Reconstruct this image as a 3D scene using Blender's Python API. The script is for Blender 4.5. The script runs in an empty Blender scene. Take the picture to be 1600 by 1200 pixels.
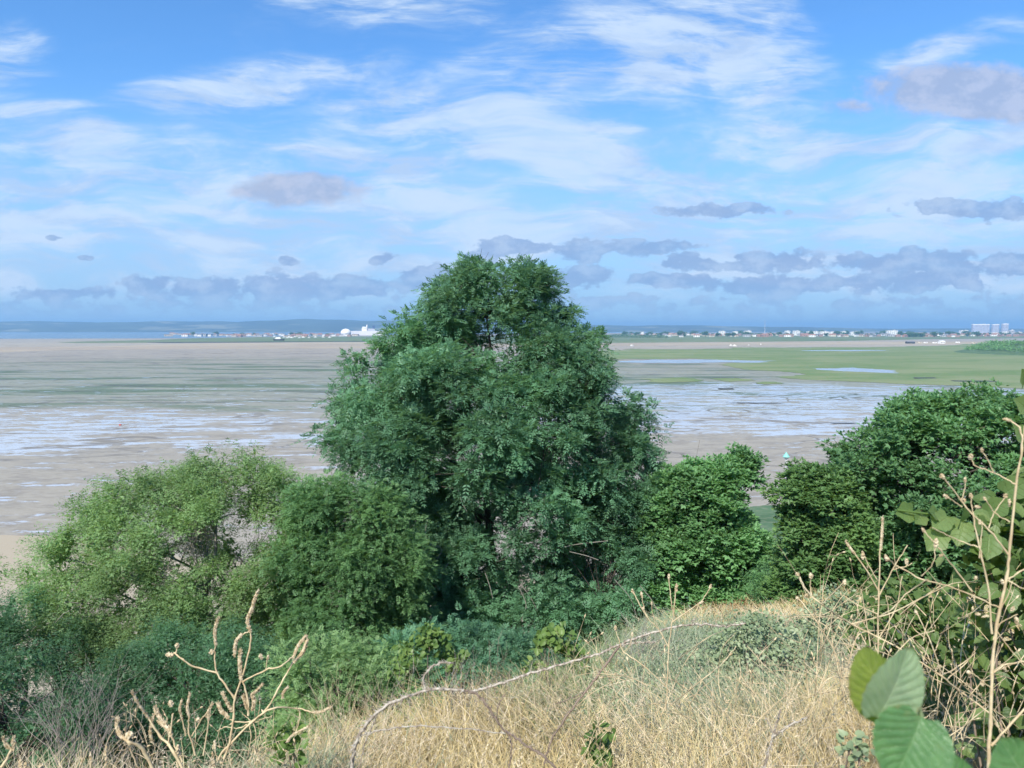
import bpy, math, random
import numpy as np
from mathutils import Vector

sc = bpy.context.scene
COL = sc.collection
R = math.radians
rnd = random.Random(11)
rng = np.random.default_rng(7)

# ------------------------------------------------------------------ camera
CAMZ = 30.0
PITCH = math.atan(86 / 1200.0)
cam_d = bpy.data.cameras.new("camera")
cam_d.sensor_width = 36.0
cam_d.lens = 27.0
cam_d.clip_start = 0.05
cam_d.clip_end = 60000
cam = bpy.data.objects.new("camera", cam_d)
COL.objects.link(cam)
cam.location = (0, 0, CAMZ)
cam.rotation_euler = (R(90) - PITCH, 0, 0)
sc.camera = cam
cam_d.dof.use_dof = True            # a phone lens: about 3 mm of aperture, focused on the trees
cam_d.dof.focus_distance = 16.0
cam_d.dof.aperture_fstop = 10.0

# ------------------------------------------------------------------ render settings / exposure
sc.view_settings.view_transform = 'Standard'
sc.view_settings.look = 'None'
sc.view_settings.gamma = 1.0
sc.view_settings.exposure = 0.64
sc.cycles.max_bounces = 6
sc.cycles.diffuse_bounces = 4
sc.cycles.glossy_bounces = 2
sc.cycles.transmission_bounces = 4
sc.cycles.volume_bounces = 0
sc.cycles.transparent_max_bounces = 8
sc.cycles.use_denoising = True
sc.cycles.caustics_reflective = False
sc.cycles.caustics_refractive = False
sc.cycles.use_adaptive_sampling = True
sc.cycles.adaptive_threshold = 0.02

SUN_EL, SUN_AZ = R(45), R(203)      # azimuth clockwise from +Y (view direction): behind the camera, a little to its left
sun_vec = Vector((math.sin(SUN_AZ) * math.cos(SUN_EL), math.cos(SUN_AZ) * math.cos(SUN_EL), math.sin(SUN_EL)))
sun_d = bpy.data.lights.new("sun", 'SUN')
sun_d.energy = 4.7
sun_d.angle = R(0.6)
sun_d.color = (1.0, 0.94, 0.84)
sun = bpy.data.objects.new("sun", sun_d)
COL.objects.link(sun)
sun.rotation_euler = sun_vec.to_track_quat('Z', 'Y').to_euler()
sun.location = (0, -50, 120)

# ------------------------------------------------------------------ picture helpers
CP, SP = math.cos(PITCH), math.sin(PITCH)
def direc(px, py):
    u = (px - 800) / 1200.0
    v = -(py - 600) / 1200.0
    return Vector((u, CP + v * SP, -SP + v * CP))
def at(px, py, d):
    """point seen at photo pixel px,py at forward distance d"""
    w = direc(px, py)
    w = w * (d / w.y)
    return Vector((w.x, w.y, w.z + CAMZ))
def grd(px, py, z=0.0):
    w = direc(px, py)
    w = w * ((z - CAMZ) / w.z)
    return Vector((w.x, w.y, z))
def uv_of(px, py):
    w = direc(px, py)
    return (w.x / w.y, w.z / w.y)

# ------------------------------------------------------------------ node helpers
class NT:
    def __init__(s, tree):
        s.t = tree; s.n = tree.nodes; s.l = tree.links
        s.n.clear()
    def node(s, typ, **kw):
        nd = s.n.new(typ)
        for k, v in kw.items():
            setattr(nd, k, v)
        return nd
    def link(s, a, b):
        s.l.new(a, b)
    def setin(s, nd, idx, v):
        if isinstance(v, bpy.types.NodeSocket):
            s.l.new(v, nd.inputs[idx])
        elif v is not None:
            nd.inputs[idx].default_value = v
    def math(s, op, a, b=None, c=None, clamp=False):
        nd = s.n.new('ShaderNodeMath'); nd.operation = op; nd.use_clamp = clamp
        s.setin(nd, 0, a); s.setin(nd, 1, b); s.setin(nd, 2, c)
        return nd.outputs[0]
    def mix(s, f, a, b, typ='MIX'):
        nd = s.n.new('ShaderNodeMix'); nd.data_type = 'RGBA'; nd.blend_type = typ; nd.clamp_factor = True
        s.setin(nd, 0, f); s.setin(nd, 6, a); s.setin(nd, 7, b)
        return nd.outputs[2]
    def noise(s, vec, scale, detail=4, rough=0.55, dist=0.0, dim='3D'):
        nd = s.n.new('ShaderNodeTexNoise'); nd.noise_dimensions = dim
        if vec is not None: s.l.new(vec, nd.inputs['Vector'])
        nd.inputs['Scale'].default_value = scale
        nd.inputs['Detail'].default_value = detail
        nd.inputs['Roughness'].default_value = rough
        nd.inputs['Distortion'].default_value = dist
        return nd
    def ramp(s, fac, stops, interp='LINEAR'):
        nd = s.n.new('ShaderNodeValToRGB'); nd.color_ramp.interpolation = interp
        el = nd.color_ramp.elements
        while len(el) < len(stops): el.new(0.5)
        for e, (p, c) in zip(el, stops):
            e.position = p; e.color = (c[0], c[1], c[2], 1) if hasattr(c, '__len__') else (c, c, c, 1)
        s.l.new(fac, nd.inputs[0])
        return nd.outputs[0]
    def step(s, fac, a, b):
        """smooth step from a to b"""
        nd = s.n.new('ShaderNodeMapRange'); nd.interpolation_type = 'SMOOTHSTEP'
        s.setin(nd, 0, fac); s.setin(nd, 1, a); s.setin(nd, 2, b)
        nd.inputs[3].default_value = 0; nd.inputs[4].default_value = 1
        return nd.outputs[0]
    def scalev(s, vec, sx, sy, sz, loc=(0, 0, 0), rot=0.0):
        nd = s.n.new('ShaderNodeMapping')
        s.l.new(vec, nd.inputs[0])
        nd.inputs['Location'].default_value = loc
        nd.inputs['Rotation'].default_value = (0, 0, rot)
        nd.inputs['Scale'].default_value = (sx, sy, sz)
        return nd.outputs[0]
def rgb(r, g, b): return (r, g, b, 1.0)
def hexc(r, g, b):
    f = lambda c: (c / 255 / 12.92) if c / 255 <= 0.04045 else ((c / 255 + 0.055) / 1.055) ** 2.4
    return (f(r), f(g), f(b), 1.0)

# ------------------------------------------------------------------ world: Nishita sky with clouds
SKY_STRENGTH = 0.10
world = bpy.data.worlds.new("World")
sc.world = world
world.use_nodes = True
def build_world():
    w = NT(world.node_tree)
    sky = w.node('ShaderNodeTexSky', sky_type='NISHITA', sun_disc=False)
    sky.sun_elevation = SUN_EL; sky.sun_rotation = SUN_AZ
    sky.altitude = 50; sky.air_density = 1.0; sky.dust_density = 0.6; sky.ozone_density = 2.0
    tc = w.node('ShaderNodeTexCoord').outputs['Generated']
    sep = w.node('ShaderNodeSeparateXYZ'); w.link(tc, sep.inputs[0])
    X, Y, Z = sep.outputs
    yy = w.math('MAXIMUM', w.math('ABSOLUTE', Y), 0.08)
    u = w.math('DIVIDE', X, yy); v = w.math('DIVIDE', Z, yy)
    cmb = w.node('ShaderNodeCombineXYZ'); w.link(u, cmb.inputs[0]); w.link(v, cmb.inputs[1])
    uv = cmb.outputs[0]
    # ---- base blue, deeper overhead
    base = w.mix(1.0, sky.outputs[0], rgb(0.58, 1.0, 1.38), 'MULTIPLY')
    lift = w.step(v, 0.36, 0.0)
    base = w.mix(w.math('MULTIPLY', lift, 0.85), base, rgb(2.5, 3.9, 5.9))
    # ---- thin high cloud
    wn = w.noise(w.scalev(uv, 1.6, 3.6, 1), 1.3, 3, 0.55, dim='2D')
    wv = w.node('ShaderNodeVectorMath', operation='SUBTRACT'); w.link(wn.outputs[1], wv.inputs[0]); wv.inputs[1].default_value = (0.5, 0.5, 0.5)
    ws = w.node('ShaderNodeVectorMath', operation='MULTIPLY'); w.link(wv.outputs[0], ws.inputs[0]); ws.inputs[1].default_value = (0.22, 0.10, 0)
    wa = w.node('ShaderNodeVectorMath', operation='ADD'); w.link(uv, wa.inputs[0]); w.link(ws.outputs[0], wa.inputs[1])
    uvw = wa.outputs[0]
    turned = {}
    def blob(px, py, rx, ry, ang=0.0, vec=uvw, k=1.0):
        """k at the middle of an ellipse, falling to 0 at its rim"""
        ang = round(ang / 6.0) * 6
        key = (vec == uvw, vec == uv, ang)
        if key not in turned:
            turned[key] = w.scalev(vec, 1, 1, 1, rot=R(-ang)) if ang else vec
        cu, cv = uv_of(px, py)
        ca, sa = math.cos(R(-ang)), math.sin(R(-ang))
        cu, cv = cu * ca - cv * sa, cu * sa + cv * ca
        sx, sy = 1200.0 / rx, 1200.0 / ry
        m = w.node('ShaderNodeVectorMath', operation='MULTIPLY_ADD')
        w.link(turned[key], m.inputs[0]); m.inputs[1].default_value = (sx, sy, 0); m.inputs[2].default_value = (-cu * sx, -cv * sy, 0)
        g = w.node('ShaderNodeVectorMath', operation='LENGTH'); w.link(m.outputs[0], g.inputs[0])
        return w.math('MULTIPLY_ADD', g.outputs['Value'], -k, k)
    cir = None
    for (px, py, rx, ry, ang, k) in [
        (620, 10, 260, 55, -4, .8), (930, 90, 330, 110, 12, 1.0), (1120, 60, 210, 130, -28, 1.0), (1180, 170, 170, 60, -20, .7),
        (350, 140, 270, 42, 14, 1.1), (450, 115, 260, 40, 8, .7), (60, 185, 160, 16, -3, .8), (20, 95, 120, 90, 10, .75),
        (720, 185, 300, 70, -6, 1.15), (870, 250, 330, 60, -12, 1.15), (620, 265, 330, 46, -6, 1.0), (180, 265, 270, 40, -9, 1.15), (130, 230, 120, 40, -25, .9),
        (290, 300, 190, 30, -22, .9), (1040, 290, 330, 60, -14, .9), (720, 335, 420, 34, -7, 1.1), (500, 350, 330, 30, -2, .9), (1300, 230, 330, 60, -3, .75), (1520, 245, 250, 70, 4, .85),
        (1250, 350, 420, 46, 2, 1.0), (900, 370, 420, 46, -4, 1.1), (380, 375, 420, 36, 0, .95), (1500, 70, 210, 36, 10, .7), (1480, 290, 250, 34, 5, .9), (100, 340, 330, 30, 0, .7),
        (380, 196, 60, 14, 4, .7), (1150, 400, 420, 40, 0, 1.0), (700, 400, 400, 40, 0, .9), (1450, 370, 280, 40, 0, .9), (250, 420, 420, 50, 0, .7)]:
        b = blob(px, py, rx, ry, ang, uvw, k * 1.35)
        cir = w.math('MAXIMUM', b, 0.0) if cir is None else w.math('MAXIMUM', cir, b)
    veil = w.math('MULTIPLY', w.math('MULTIPLY', w.step(v, 0.015, 0.08), w.step(v, 0.34, 0.14)), 0.78)
    cir = w.math('MAXIMUM', cir, veil)
    n1 = w.noise(w.scalev(uvw, 2.2, 9.0, 1, rot=0.12), 2.4, 6, 0.62, dim='2D').outputs[0]
    n2 = w.noise(w.scalev(uvw, 7.0, 22.0, 1, rot=-0.25), 1.6, 4, 0.6, dim='2D').outputs[0]
    dens = w.math('ADD', w.math('MULTIPLY', w.math('SUBTRACT', n1, 0.5), 2.3), w.math('MULTIPLY', w.math('SUBTRACT', n2, 0.5), 1.3))
    cirr = w.math('ADD', cir, w.math('MULTIPLY', dens, w.math('ADD', w.math('MULTIPLY', cir, 0.9), 0.22)))
    n3 = w.noise(w.scalev(uvw, 5.0, 34.0, 1, rot=0.10), 1.3, 5, 0.66, 0.2, dim='2D').outputs[0]
    cirr = w.math('ADD', cirr, w.math('MULTIPLY', w.math('SUBTRACT', n3, 0.5), w.math('ADD', w.math('MULTIPLY', cir, 1.5), 0.25)))
    cfac = w.math('MULTIPLY', w.math('POWER', w.step(cirr, -0.05, 1.1), 1.15), 0.92)
    # keep cloud to the part above the horizon, thin general veil
    body = w.math('ADD', w.math('MULTIPLY', n2, 0.5), w.math('MULTIPLY', n3, 0.5))
    cfac = w.math('MULTIPLY', cfac, w.math('ADD', 0.66, w.math('MULTIPLY', w.step(body, 0.36, 0.60), 0.34)))
    col = w.mix(cfac, base, w.mix(w.step(n1, 0.38, 0.62), rgb(3.2, 4.3, 6.1), rgb(4.2, 5.2, 6.6)))
    # ---- low cumulus: flat based puffs and a long bank over the horizon
    pn = w.noise(w.scalev(uv, 1.0, 1.7, 1), 24.0, 5, 0.6, dim='2D').outputs[0]
    pb = w.noise(w.scalev(uv, 1.0, 1.7, 1), 42.0, 2, 0.5, dim='2D').outputs[0]
    pert = w.math('ADD', w.math('MULTIPLY', w.math('SUBTRACT', pn, 0.5), 2.3), w.math('MULTIPLY', w.math('SUBTRACT', pb, 0.5), 0.7))
    # puffs get ragged outlines: nudge the coordinates
    pw = w.noise(w.scalev(uv, 1.0, 1.3, 1), 13.0, 3, 0.6, dim='2D')
    pv = w.node('ShaderNodeVectorMath', operation='SUBTRACT'); w.link(pw.outputs[1], pv.inputs[0]); pv.inputs[1].default_value = (0.5, 0.5, 0.5)
    pm = w.node('ShaderNodeVectorMath', operation='MULTIPLY_ADD'); w.link(pv.outputs[0], pm.inputs[0]); pm.inputs[1].default_value = (0.06, 0.018, 0); w.link(uv, pm.inputs[2])
    uvc = pm.outputs[0]
    cum = None
    for (px, py, rx, ry, k) in [
        (790, 385, 85, 17, 1), (905, 392, 75, 24, 1), (1020, 386, 90, 16, 1), (1085, 410, 55, 18, 1.1), (1210, 410, 95, 21, 1), (1350, 408, 110, 18, 1), (1460, 412, 140, 26, 1.1),
        (1590, 415, 100, 26, 1), (600, 405, 32, 11, 1.1), (448, 408, 26, 7, 1), (92, 371, 18, 6, 1), (138, 406, 16, 5, .9), (1130, 329, 120, 12, 1), (1540, 327, 170, 19, 1), (890, 436, 110, 22, 1), (1060, 440, 120, 14, 1),
        (1180, 445, 160, 18, 1.1), (1420, 440, 200, 24, 1), (760, 400, 70, 12, .8), (240, 445, 60, 18, 1), (330, 452, 120, 22, 1), (450, 450, 120, 28, 1.1), (545, 450, 80, 24, 1), (680, 440, 80, 28, 1), (100, 460, 150, 15, .9),
        (1175, 398, 26, 6, 1)]:
        b = blob(px, py, rx * 1.18, ry * 1.3, 0, uvc, k * 1.5)
        cum = w.math('MAXIMUM', b, 0.0) if cum is None else w.math('MAXIMUM', cum, b)
    bank = w.math('MULTIPLY', w.step(v, uv_of(800, 440)[1], uv_of(800, 475)[1]), 0.62)
    cum = w.math('MAXIMUM', cum, bank)
    cmask = w.step(w.math('ADD', cum, w.math('MULTIPLY', pert, w.step(cum, 0.0, 0.35))), 0.42, 0.76)
    hi = w.step(v, uv_of(800, 505)[1], uv_of(800, 450)[1])
    cmask = w.math('MULTIPLY', cmask, w.math('ADD', w.math('MULTIPLY', hi, 0.48), 0.28))
    shade = w.step(pn, 0.42, 0.72)
    ccol = w.mix(shade, rgb(1.7, 2.65, 4.6), rgb(2.8, 3.75, 5.4))
    col = w.mix(cmask, col, ccol)
    # two soft higher puffs and the flank of a larger one
    soft = None
    for (px, py, rx, ry, k) in [(470, 296, 130, 34, 1.3), (1500, 140, 190, 52, 1.25), (1590, 165, 170, 40, 1.2), (1330, 165, 60, 20, .6)]:
        b = blob(px, py, rx, ry, 0, uvc, k * 1.6)
        soft = w.math('MAXIMUM', b, 0.0) if soft is None else w.math('MAXIMUM', soft, b)
    smask = w.math('MULTIPLY', w.step(w.math('ADD', soft, w.math('MULTIPLY', w.math('MULTIPLY', pert, 0.5), w.step(soft, 0.0, 0.3))), 0.12, 1.0), 0.85)
    scol = w.mix(w.step(pn, 0.40, 0.66), rgb(2.7, 3.25, 4.6), rgb(3.5, 3.9, 5.1))
    col = w.mix(smask, col, scol)
    # below the horizon: plain haze colour
    col = w.mix(w.step(Z, 0.004, -0.02), col, rgb(2.2, 3.5, 5.4))
    bg = w.node('ShaderNodeBackground'); w.link(col, bg.inputs[0]); bg.inputs[1].default_value = SKY_STRENGTH
    out = w.node('ShaderNodeOutputWorld'); w.link(bg.outputs[0], out.inputs[0])
    world.cycles.sampling_method = 'MANUAL'
    world.cycles.sample_map_resolution = 512
build_world()

# ------------------------------------------------------------------ object helpers
def tag(o, label=None, cat=None, group=None, kind=None):
    if label: o["label"] = label
    if cat: o["category"] = cat
    if group: o["group"] = group
    if kind: o["kind"] = kind
    return o
def empty(name, loc=(0, 0, 0)):
    o = bpy.data.objects.new(name, None); COL.objects.link(o); o.location = loc
    o.empty_display_size = 0.2
    return o
def link_mesh(name, me, mats, parent=None):
    o = bpy.data.objects.new(name, me); COL.objects.link(o)
    for m in (mats if isinstance(mats, (list, tuple)) else [mats]):
        me.materials.append(m)
    if parent is not None:
        o.parent = parent
        o.location = -parent.location
    return o
def np_mesh(name, V, F, mats, parent=None, mi=None, smooth=False):
    """V (n,3) float, F (m,k) int with one k"""
    V = np.asarray(V, dtype=np.float32); F = np.asarray(F, dtype=np.int32)
    me = bpy.data.meshes.new(name)
    m, k = F.shape
    me.vertices.add(len(V)); me.vertices.foreach_set('co', V.ravel())
    me.loops.add(m * k); me.loops.foreach_set('vertex_index', F.ravel())
    me.polygons.add(m)
    me.polygons.foreach_set('loop_start', np.arange(0, m * k, k, dtype=np.int32))
    me.polygons.foreach_set('loop_total', np.full(m, k, dtype=np.int32))
    if mi is not None: me.polygons.foreach_set('material_index', np.asarray(mi, dtype=np.int32))
    me.update(calc_edges=True)
    me.polygons.foreach_set('use_smooth', np.full(m, smooth, dtype=bool))
    return link_mesh(name, me, mats, parent)
class MB:
    """collects polygons of any size"""
    def __init__(s): s.v = []; s.f = []; s.mi = []
    def quadbox(s, c, sx, sy, sz, rz=0.0, mi=0):
        """box with its base centre at c"""
        n = len(s.v); ca, sa = math.cos(rz), math.sin(rz)
        for dz in (0, sz):
            for (ax, ay) in ((-1, -1), (1, -1), (1, 1), (-1, 1)):
                x, y = ax * sx / 2, ay * sy / 2
                s.v.append((c[0] + x * ca - y * sa, c[1] + x * sa + y * ca, c[2] + dz))
        for f in ((0, 3, 2, 1), (4, 5, 6, 7), (0, 1, 5, 4), (1, 2, 6, 5), (2, 3, 7, 6), (3, 0, 4, 7)):
            s.f.append(tuple(n + i for i in f)); s.mi.append(mi)
    def gable(s, c, sx, sy, h, over=0.3, mi=0, hip=0.0):
        """roof with ridge along x, eaves at c.z"""
        n = len(s.v); x, y = sx / 2 + over, sy / 2 + over
        for p in ((-x, -y, 0), (x, -y, 0), (x, y, 0), (-x, y, 0), (-x + hip, 0, h), (x - hip, 0, h)):
            s.v.append((c[0] + p[0], c[1] + p[1], c[2] + p[2]))
        for f in ((0, 1, 5, 4), (2, 3, 4, 5), (1, 2, 5), (3, 0, 4), (3, 2, 1, 0)):
            s.f.append(tuple(n + i for i in f)); s.mi.append(mi)
    def tube(s, pts, rad, sides=6, mi=0, cap=True):
        V, F = tube_np([Vector(p) for p in pts], rad, sides)
        n = len(s.v); s.v += [tuple(v) for v in V]; s.f += [tuple(n + i for i in f) for f in F]; s.mi += [mi] * len(F)
        if cap:
            s.f.append(tuple(n + i for i in range(sides))[::-1]); s.mi.append(mi)
            s.f.append(tuple(len(s.v) - sides + i for i in range(sides))); s.mi.append(mi)
    def poly(s, pts, mi=0):
        n = len(s.v); s.v += [tuple(p) for p in pts]; s.f.append(tuple(range(n, n + len(pts)))); s.mi.append(mi)
    def prism(s, outline, z0, z1, mi=0):
        n = len(s.v); k = len(outline)
        s.v += [(p[0], p[1], z0) for p in outline] + [(p[0], p[1], z1) for p in outline]
        s.f.append(tuple(range(n, n + k))[::-1]); s.f.append(tuple(range(n + k, n + 2 * k)))
        for i in range(k):
            j = (i + 1) % k
            s.f.append((n + i, n + j, n + k + j, n + k + i))
        s.mi += [mi] * (k + 2)
    def build(s, name, mats, parent=None, smooth=False):
        me = bpy.data.meshes.new(name)
        me.from_pydata(s.v, [], s.f)
        me.polygons.foreach_set('material_index', np.array(s.mi, dtype=np.int32))
        me.polygons.foreach_set('use_smooth', np.full(len(s.f), smooth, dtype=bool))
        me.update()
        return link_mesh(name, me, mats, parent)
def tube_np(pts, rad, sides=6):
    n = len(pts)
    rad = rad if hasattr(rad, '__len__') else [rad] * n
    V = []; ref = None
    for i, p in enumerate(pts):
        t = (pts[min(i + 1, n - 1)] - pts[max(i - 1, 0)])
        if t.length < 1e-9: t = Vector((0, 0, 1))
        t.normalize()
        if ref is None: ref = t.orthogonal().normalized()
        a = (ref - t * ref.dot(t))
        a = a.normalized() if a.length > 1e-5 else t.orthogonal().normalized()
        ref = a
        b = t.cross(a)
        for k in range(sides):
            an = 2 * math.pi * k / sides
            V.append(p + (a * math.cos(an) + b * math.sin(an)) * rad[i])
    F = []
    for i in range(n - 1):
        for k in range(sides):
            k2 = (k + 1) % sides
            F.append((i * sides + k, i * sides + k2, (i + 1) * sides + k2, (i + 1) * sides + k))
    return V, F
class Tubes:
    def __init__(s, sides=5): s.V = []; s.F = []; s.sides = sides
    def add(s, pts, rad):
        V, F = tube_np([Vector(p) for p in pts], rad, s.sides)
        n = len(s.V); s.V += [tuple(v) for v in V]; s.F += [tuple(n + i for i in f) for f in F]
    def build(s, name, mat, parent=None, smooth=True):
        return np_mesh(name, s.V, s.F, mat, parent, smooth=smooth)
def spline(pts, n=6):
    """Catmull-Rom through points"""
    P = [Vector(p) for p in pts]
    if len(P) < 3:
        return [P[0].lerp(P[1], i / n) for i in range(n + 1)]
    Q = [P[0] * 2 - P[1]] + P + [P[-1] * 2 - P[-2]]
    out = []
    for i in range(1, len(Q) - 2):
        for k in range(n):
            t = k / n
            out.append(0.5 * ((2 * Q[i]) + (Q[i + 1] - Q[i - 1]) * t + (2 * Q[i - 1] - 5 * Q[i] + 4 * Q[i + 1] - Q[i + 2]) * t * t + (3 * Q[i] - Q[i - 1] - 3 * Q[i + 1] + Q[i + 2]) * t ** 3))
    out.append(P[-1])
    return out
def unit(a):
    return a / np.maximum(np.linalg.norm(a, axis=1, keepdims=True), 1e-9)

# ------------------------------------------------------------------ materials
def new_mat(name):
    m = bpy.data.materials.new(name); m.use_nodes = True
    return m, NT(m.node_tree)
def finish(w, sh, disp=None):
    out = w.node('ShaderNodeOutputMaterial'); w.link(sh, out.inputs[0])
    if disp is not None: w.link(disp, out.inputs[2])
def leaf_mat(name, cols, trans=0.32, tcol=(0.125, 0.16, 0.062), rough=0.45, vary_scale=0.35, spec=0.35, gain=1.0):
    """leaf colours picked per leaf, drifting from branch to branch"""
    m, w = new_mat(name)
    geo = w.node('ShaderNodeNewGeometry')
    pos = w.node('ShaderNodeTexCoord').outputs['Object']
    nz = w.noise(pos, vary_scale, 2, 0.5).outputs[0]
    f = w.math('ADD', w.math('MULTIPLY', geo.outputs['Random Per Island'], 0.55), w.math('MULTIPLY', w.step(nz, 0.36, 0.66), 0.45))
    stops = [(i / (len(cols) - 1), tuple(q * gain for q in c)) for i, c in enumerate(cols)]
    col = w.ramp(f, stops)
    p = w.node('ShaderNodeBsdfPrincipled')
    w.link(col, p.inputs['Base Color']); p.inputs['Roughness'].default_value = rough
    p.inputs['Specular IOR Level'].default_value = spec
    t = w.node('ShaderNodeBsdfTranslucent')
    w.link(w.mix(1.0, col, rgb(tcol[0] * 12, tcol[1] * 8, tcol[2] * 12), 'MULTIPLY'), t.inputs[0])
    mx = w.node('ShaderNodeMixShader'); mx.inputs[0].default_value = trans
    w.link(p.outputs[0], mx.inputs[1]); w.link(t.outputs[0], mx.inputs[2])
    finish(w, mx.outputs[0])
    return m
def plain_mat(name, c, rough=0.8, var=0.25, scale=3.0, spec=0.3, c2=None, metallic=0.0):
    m, w = new_mat(name)
    pos = w.node('ShaderNodeTexCoord').outputs['Object']
    nz = w.noise(pos, scale, 4, 0.6).outputs[0]
    c = tuple(c[:3])
    c2 = tuple(c2[:3]) if c2 else tuple(x * (1 - var) for x in c)
    col = w.mix(w.step(nz, 0.35, 0.65), rgb(*c2), rgb(*c))
    p = w.node('ShaderNodeBsdfPrincipled'); w.link(col, p.inputs['Base Color'])
    p.inputs['Roughness'].default_value = rough; p.inputs['Specular IOR Level'].default_value = spec
    p.inputs['Metallic'].default_value = metallic
    finish(w, p.outputs[0])
    return m
def straw_mat(name, cols, trans=0.2, rough=0.7, vs=0.8):
    return leaf_mat(name, cols, trans, (0.09, 0.11, 0.06), rough, vs, 0.2)

M = {}
M['ash'] = leaf_mat('ash_leaf', [(0.057, 0.122, 0.068), (0.091, 0.193, 0.108), (0.13, 0.277, 0.155)], gain=1.45, trans=0.48)
M['left'] = leaf_mat('young_leaf', [(0.102, 0.165, 0.069), (0.154, 0.248, 0.104), (0.208, 0.336, 0.141)], gain=1.4, trans=0.48)
M['thick'] = leaf_mat('thicket_leaf', [(0.050, 0.105, 0.046), (0.090, 0.175, 0.070), (0.150, 0.255, 0.100)], gain=1.8, trans=0.48)
M['mid'] = leaf_mat('maple_leaf', [(0.06, 0.121, 0.051), (0.093, 0.187, 0.078), (0.13, 0.259, 0.109)], gain=1.85, trans=0.48)
M['syc'] = leaf_mat('sycamore_leaf', [(0.066, 0.136, 0.057), (0.101, 0.206, 0.087), (0.142, 0.29, 0.122)], gain=1.35, trans=0.48)
M['yel'] = leaf_mat('elder_leaf', [(0.070, 0.140, 0.050), (0.120, 0.220, 0.075), (0.190, 0.310, 0.105)], gain=1.35, trans=0.48)
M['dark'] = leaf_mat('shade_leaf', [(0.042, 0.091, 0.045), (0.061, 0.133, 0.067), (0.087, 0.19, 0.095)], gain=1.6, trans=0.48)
M['bark'] = plain_mat('bark', (0.10, 0.085, 0.07), 0.9, 0.5, 6)
M['pale_bark'] = plain_mat('pale_bark', (0.30, 0.28, 0.24), 0.9, 0.4, 8)
M['grey_twig'] = plain_mat('grey_twig', (0.36, 0.32, 0.28), 0.9, 0.35, 20)
M['weed_stalk'] = plain_mat('weed_stalk', (0.60, 0.50, 0.31), 0.8, 0.25, 30, c2=(0.44, 0.33, 0.19))
M['weed_head'] = plain_mat('weed_head', (0.60, 0.51, 0.35), 0.95, 0.3, 90, c2=(0.36, 0.27, 0.15))
M['bramble'] = plain_mat('bramble_cane', (0.44, 0.40, 0.33), 0.9, 0.3, 60, c2=(0.20, 0.16, 0.12))
M['bramble_red'] = plain_mat('bramble_cane_brown', (0.25, 0.19, 0.145), 0.85, 0.3, 25)

# ------------------------------------------------------------------ hillside terrain
def hill_h(x, y):
    x = np.asarray(x, float); y = np.asarray(y, float)
    a = np.clip(x / np.maximum(y, 3.0), -0.9, 0.9)
    dc = np.interp(a, [-.7, -.42, -.12, 0, .12, .25, .5, .7], [3.0, 3.4, 4.9, 5.9, 7.8, 11.5, 15, 16])
    sf = np.interp(a, [-.7, -.4, 0, .25, .5], [.60, .59, .56, .36, .34])
    yp = np.maximum(y, 0)
    h = -1.5 - .30 * np.minimum(yp, dc) - sf * np.clip(yp - dc, 0, np.maximum(22 - dc, 0)) - .68 * np.maximum(0, yp - 22)
    h = h + .035 * np.clip(x, -12, 12) + 0.12 * np.minimum(-np.minimum(y, 0), 20)
    h = h + 0.10 * np.sin(x * 1.3 + y * .7) * np.cos(y * .9 - x * .4) + 0.05 * np.sin(x * 3.1 + 1) * np.sin(y * 2.7)
    return np.maximum(h + CAMZ, -0.6)
def grid_mesh(name, xs, ys, zf, mat, smooth=True):
    X, Y = np.meshgrid(xs, ys)
    Zs = zf(X, Y)
    V = np.stack([X.ravel(), Y.ravel(), Zs.ravel()], 1)
    nx, ny = len(xs), len(ys)
    i = np.arange(nx - 1); j = np.arange(ny - 1)
    I, J = np.meshgrid(i, j); b = (J * nx + I).ravel()
    F = np.stack([b, b + 1, b + nx + 1, b + nx], 1)
    return np_mesh(name, V, F, mat, smooth=smooth)
def mat_hillside():
    m, w = new_mat('hillside_soil')
    pos = w.node('ShaderNodeTexCoord').outputs['Object']
    n1 = w.noise(pos, 0.7, 5, 0.6).outputs[0]; n2 = w.noise(pos, 9, 4, 0.6).outputs[0]
    a = w.mix(w.step(n1, 0.4, 0.62), rgb(0.20, 0.15, 0.085), rgb(0.075, 0.095, 0.035))
    c = w.mix(w.step(n2, 0.3, 0.7), w.mix(0.5, a, rgb(0.07, 0.05, 0.03)), a)
    p = w.node('ShaderNodeBsdfPrincipled'); w.link(c, p.inputs['Base Color']); p.inputs['Roughness'].default_value = 0.95
    b = w.node('ShaderNodeBump'); b.inputs['Strength'].default_value = 0.6; b.inputs['Distance'].default_value = 0.05
    w.link(n2, b.inputs['Height']); w.link(b.outputs[0], p.inputs['Normal'])
    finish(w, p.outputs[0]); return m
xs = np.concatenate([np.linspace(-160, -20, 36), np.linspace(-19, 24, 150), np.linspace(25, 190, 42)])
ys = np.concatenate([np.linspace(-60, -2, 20), np.linspace(-1, 30, 130), np.linspace(31, 80, 40)])
tag(grid_mesh('hillside_terrain', xs, ys, hill_h, mat_hillside()), kind='structure')

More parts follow.
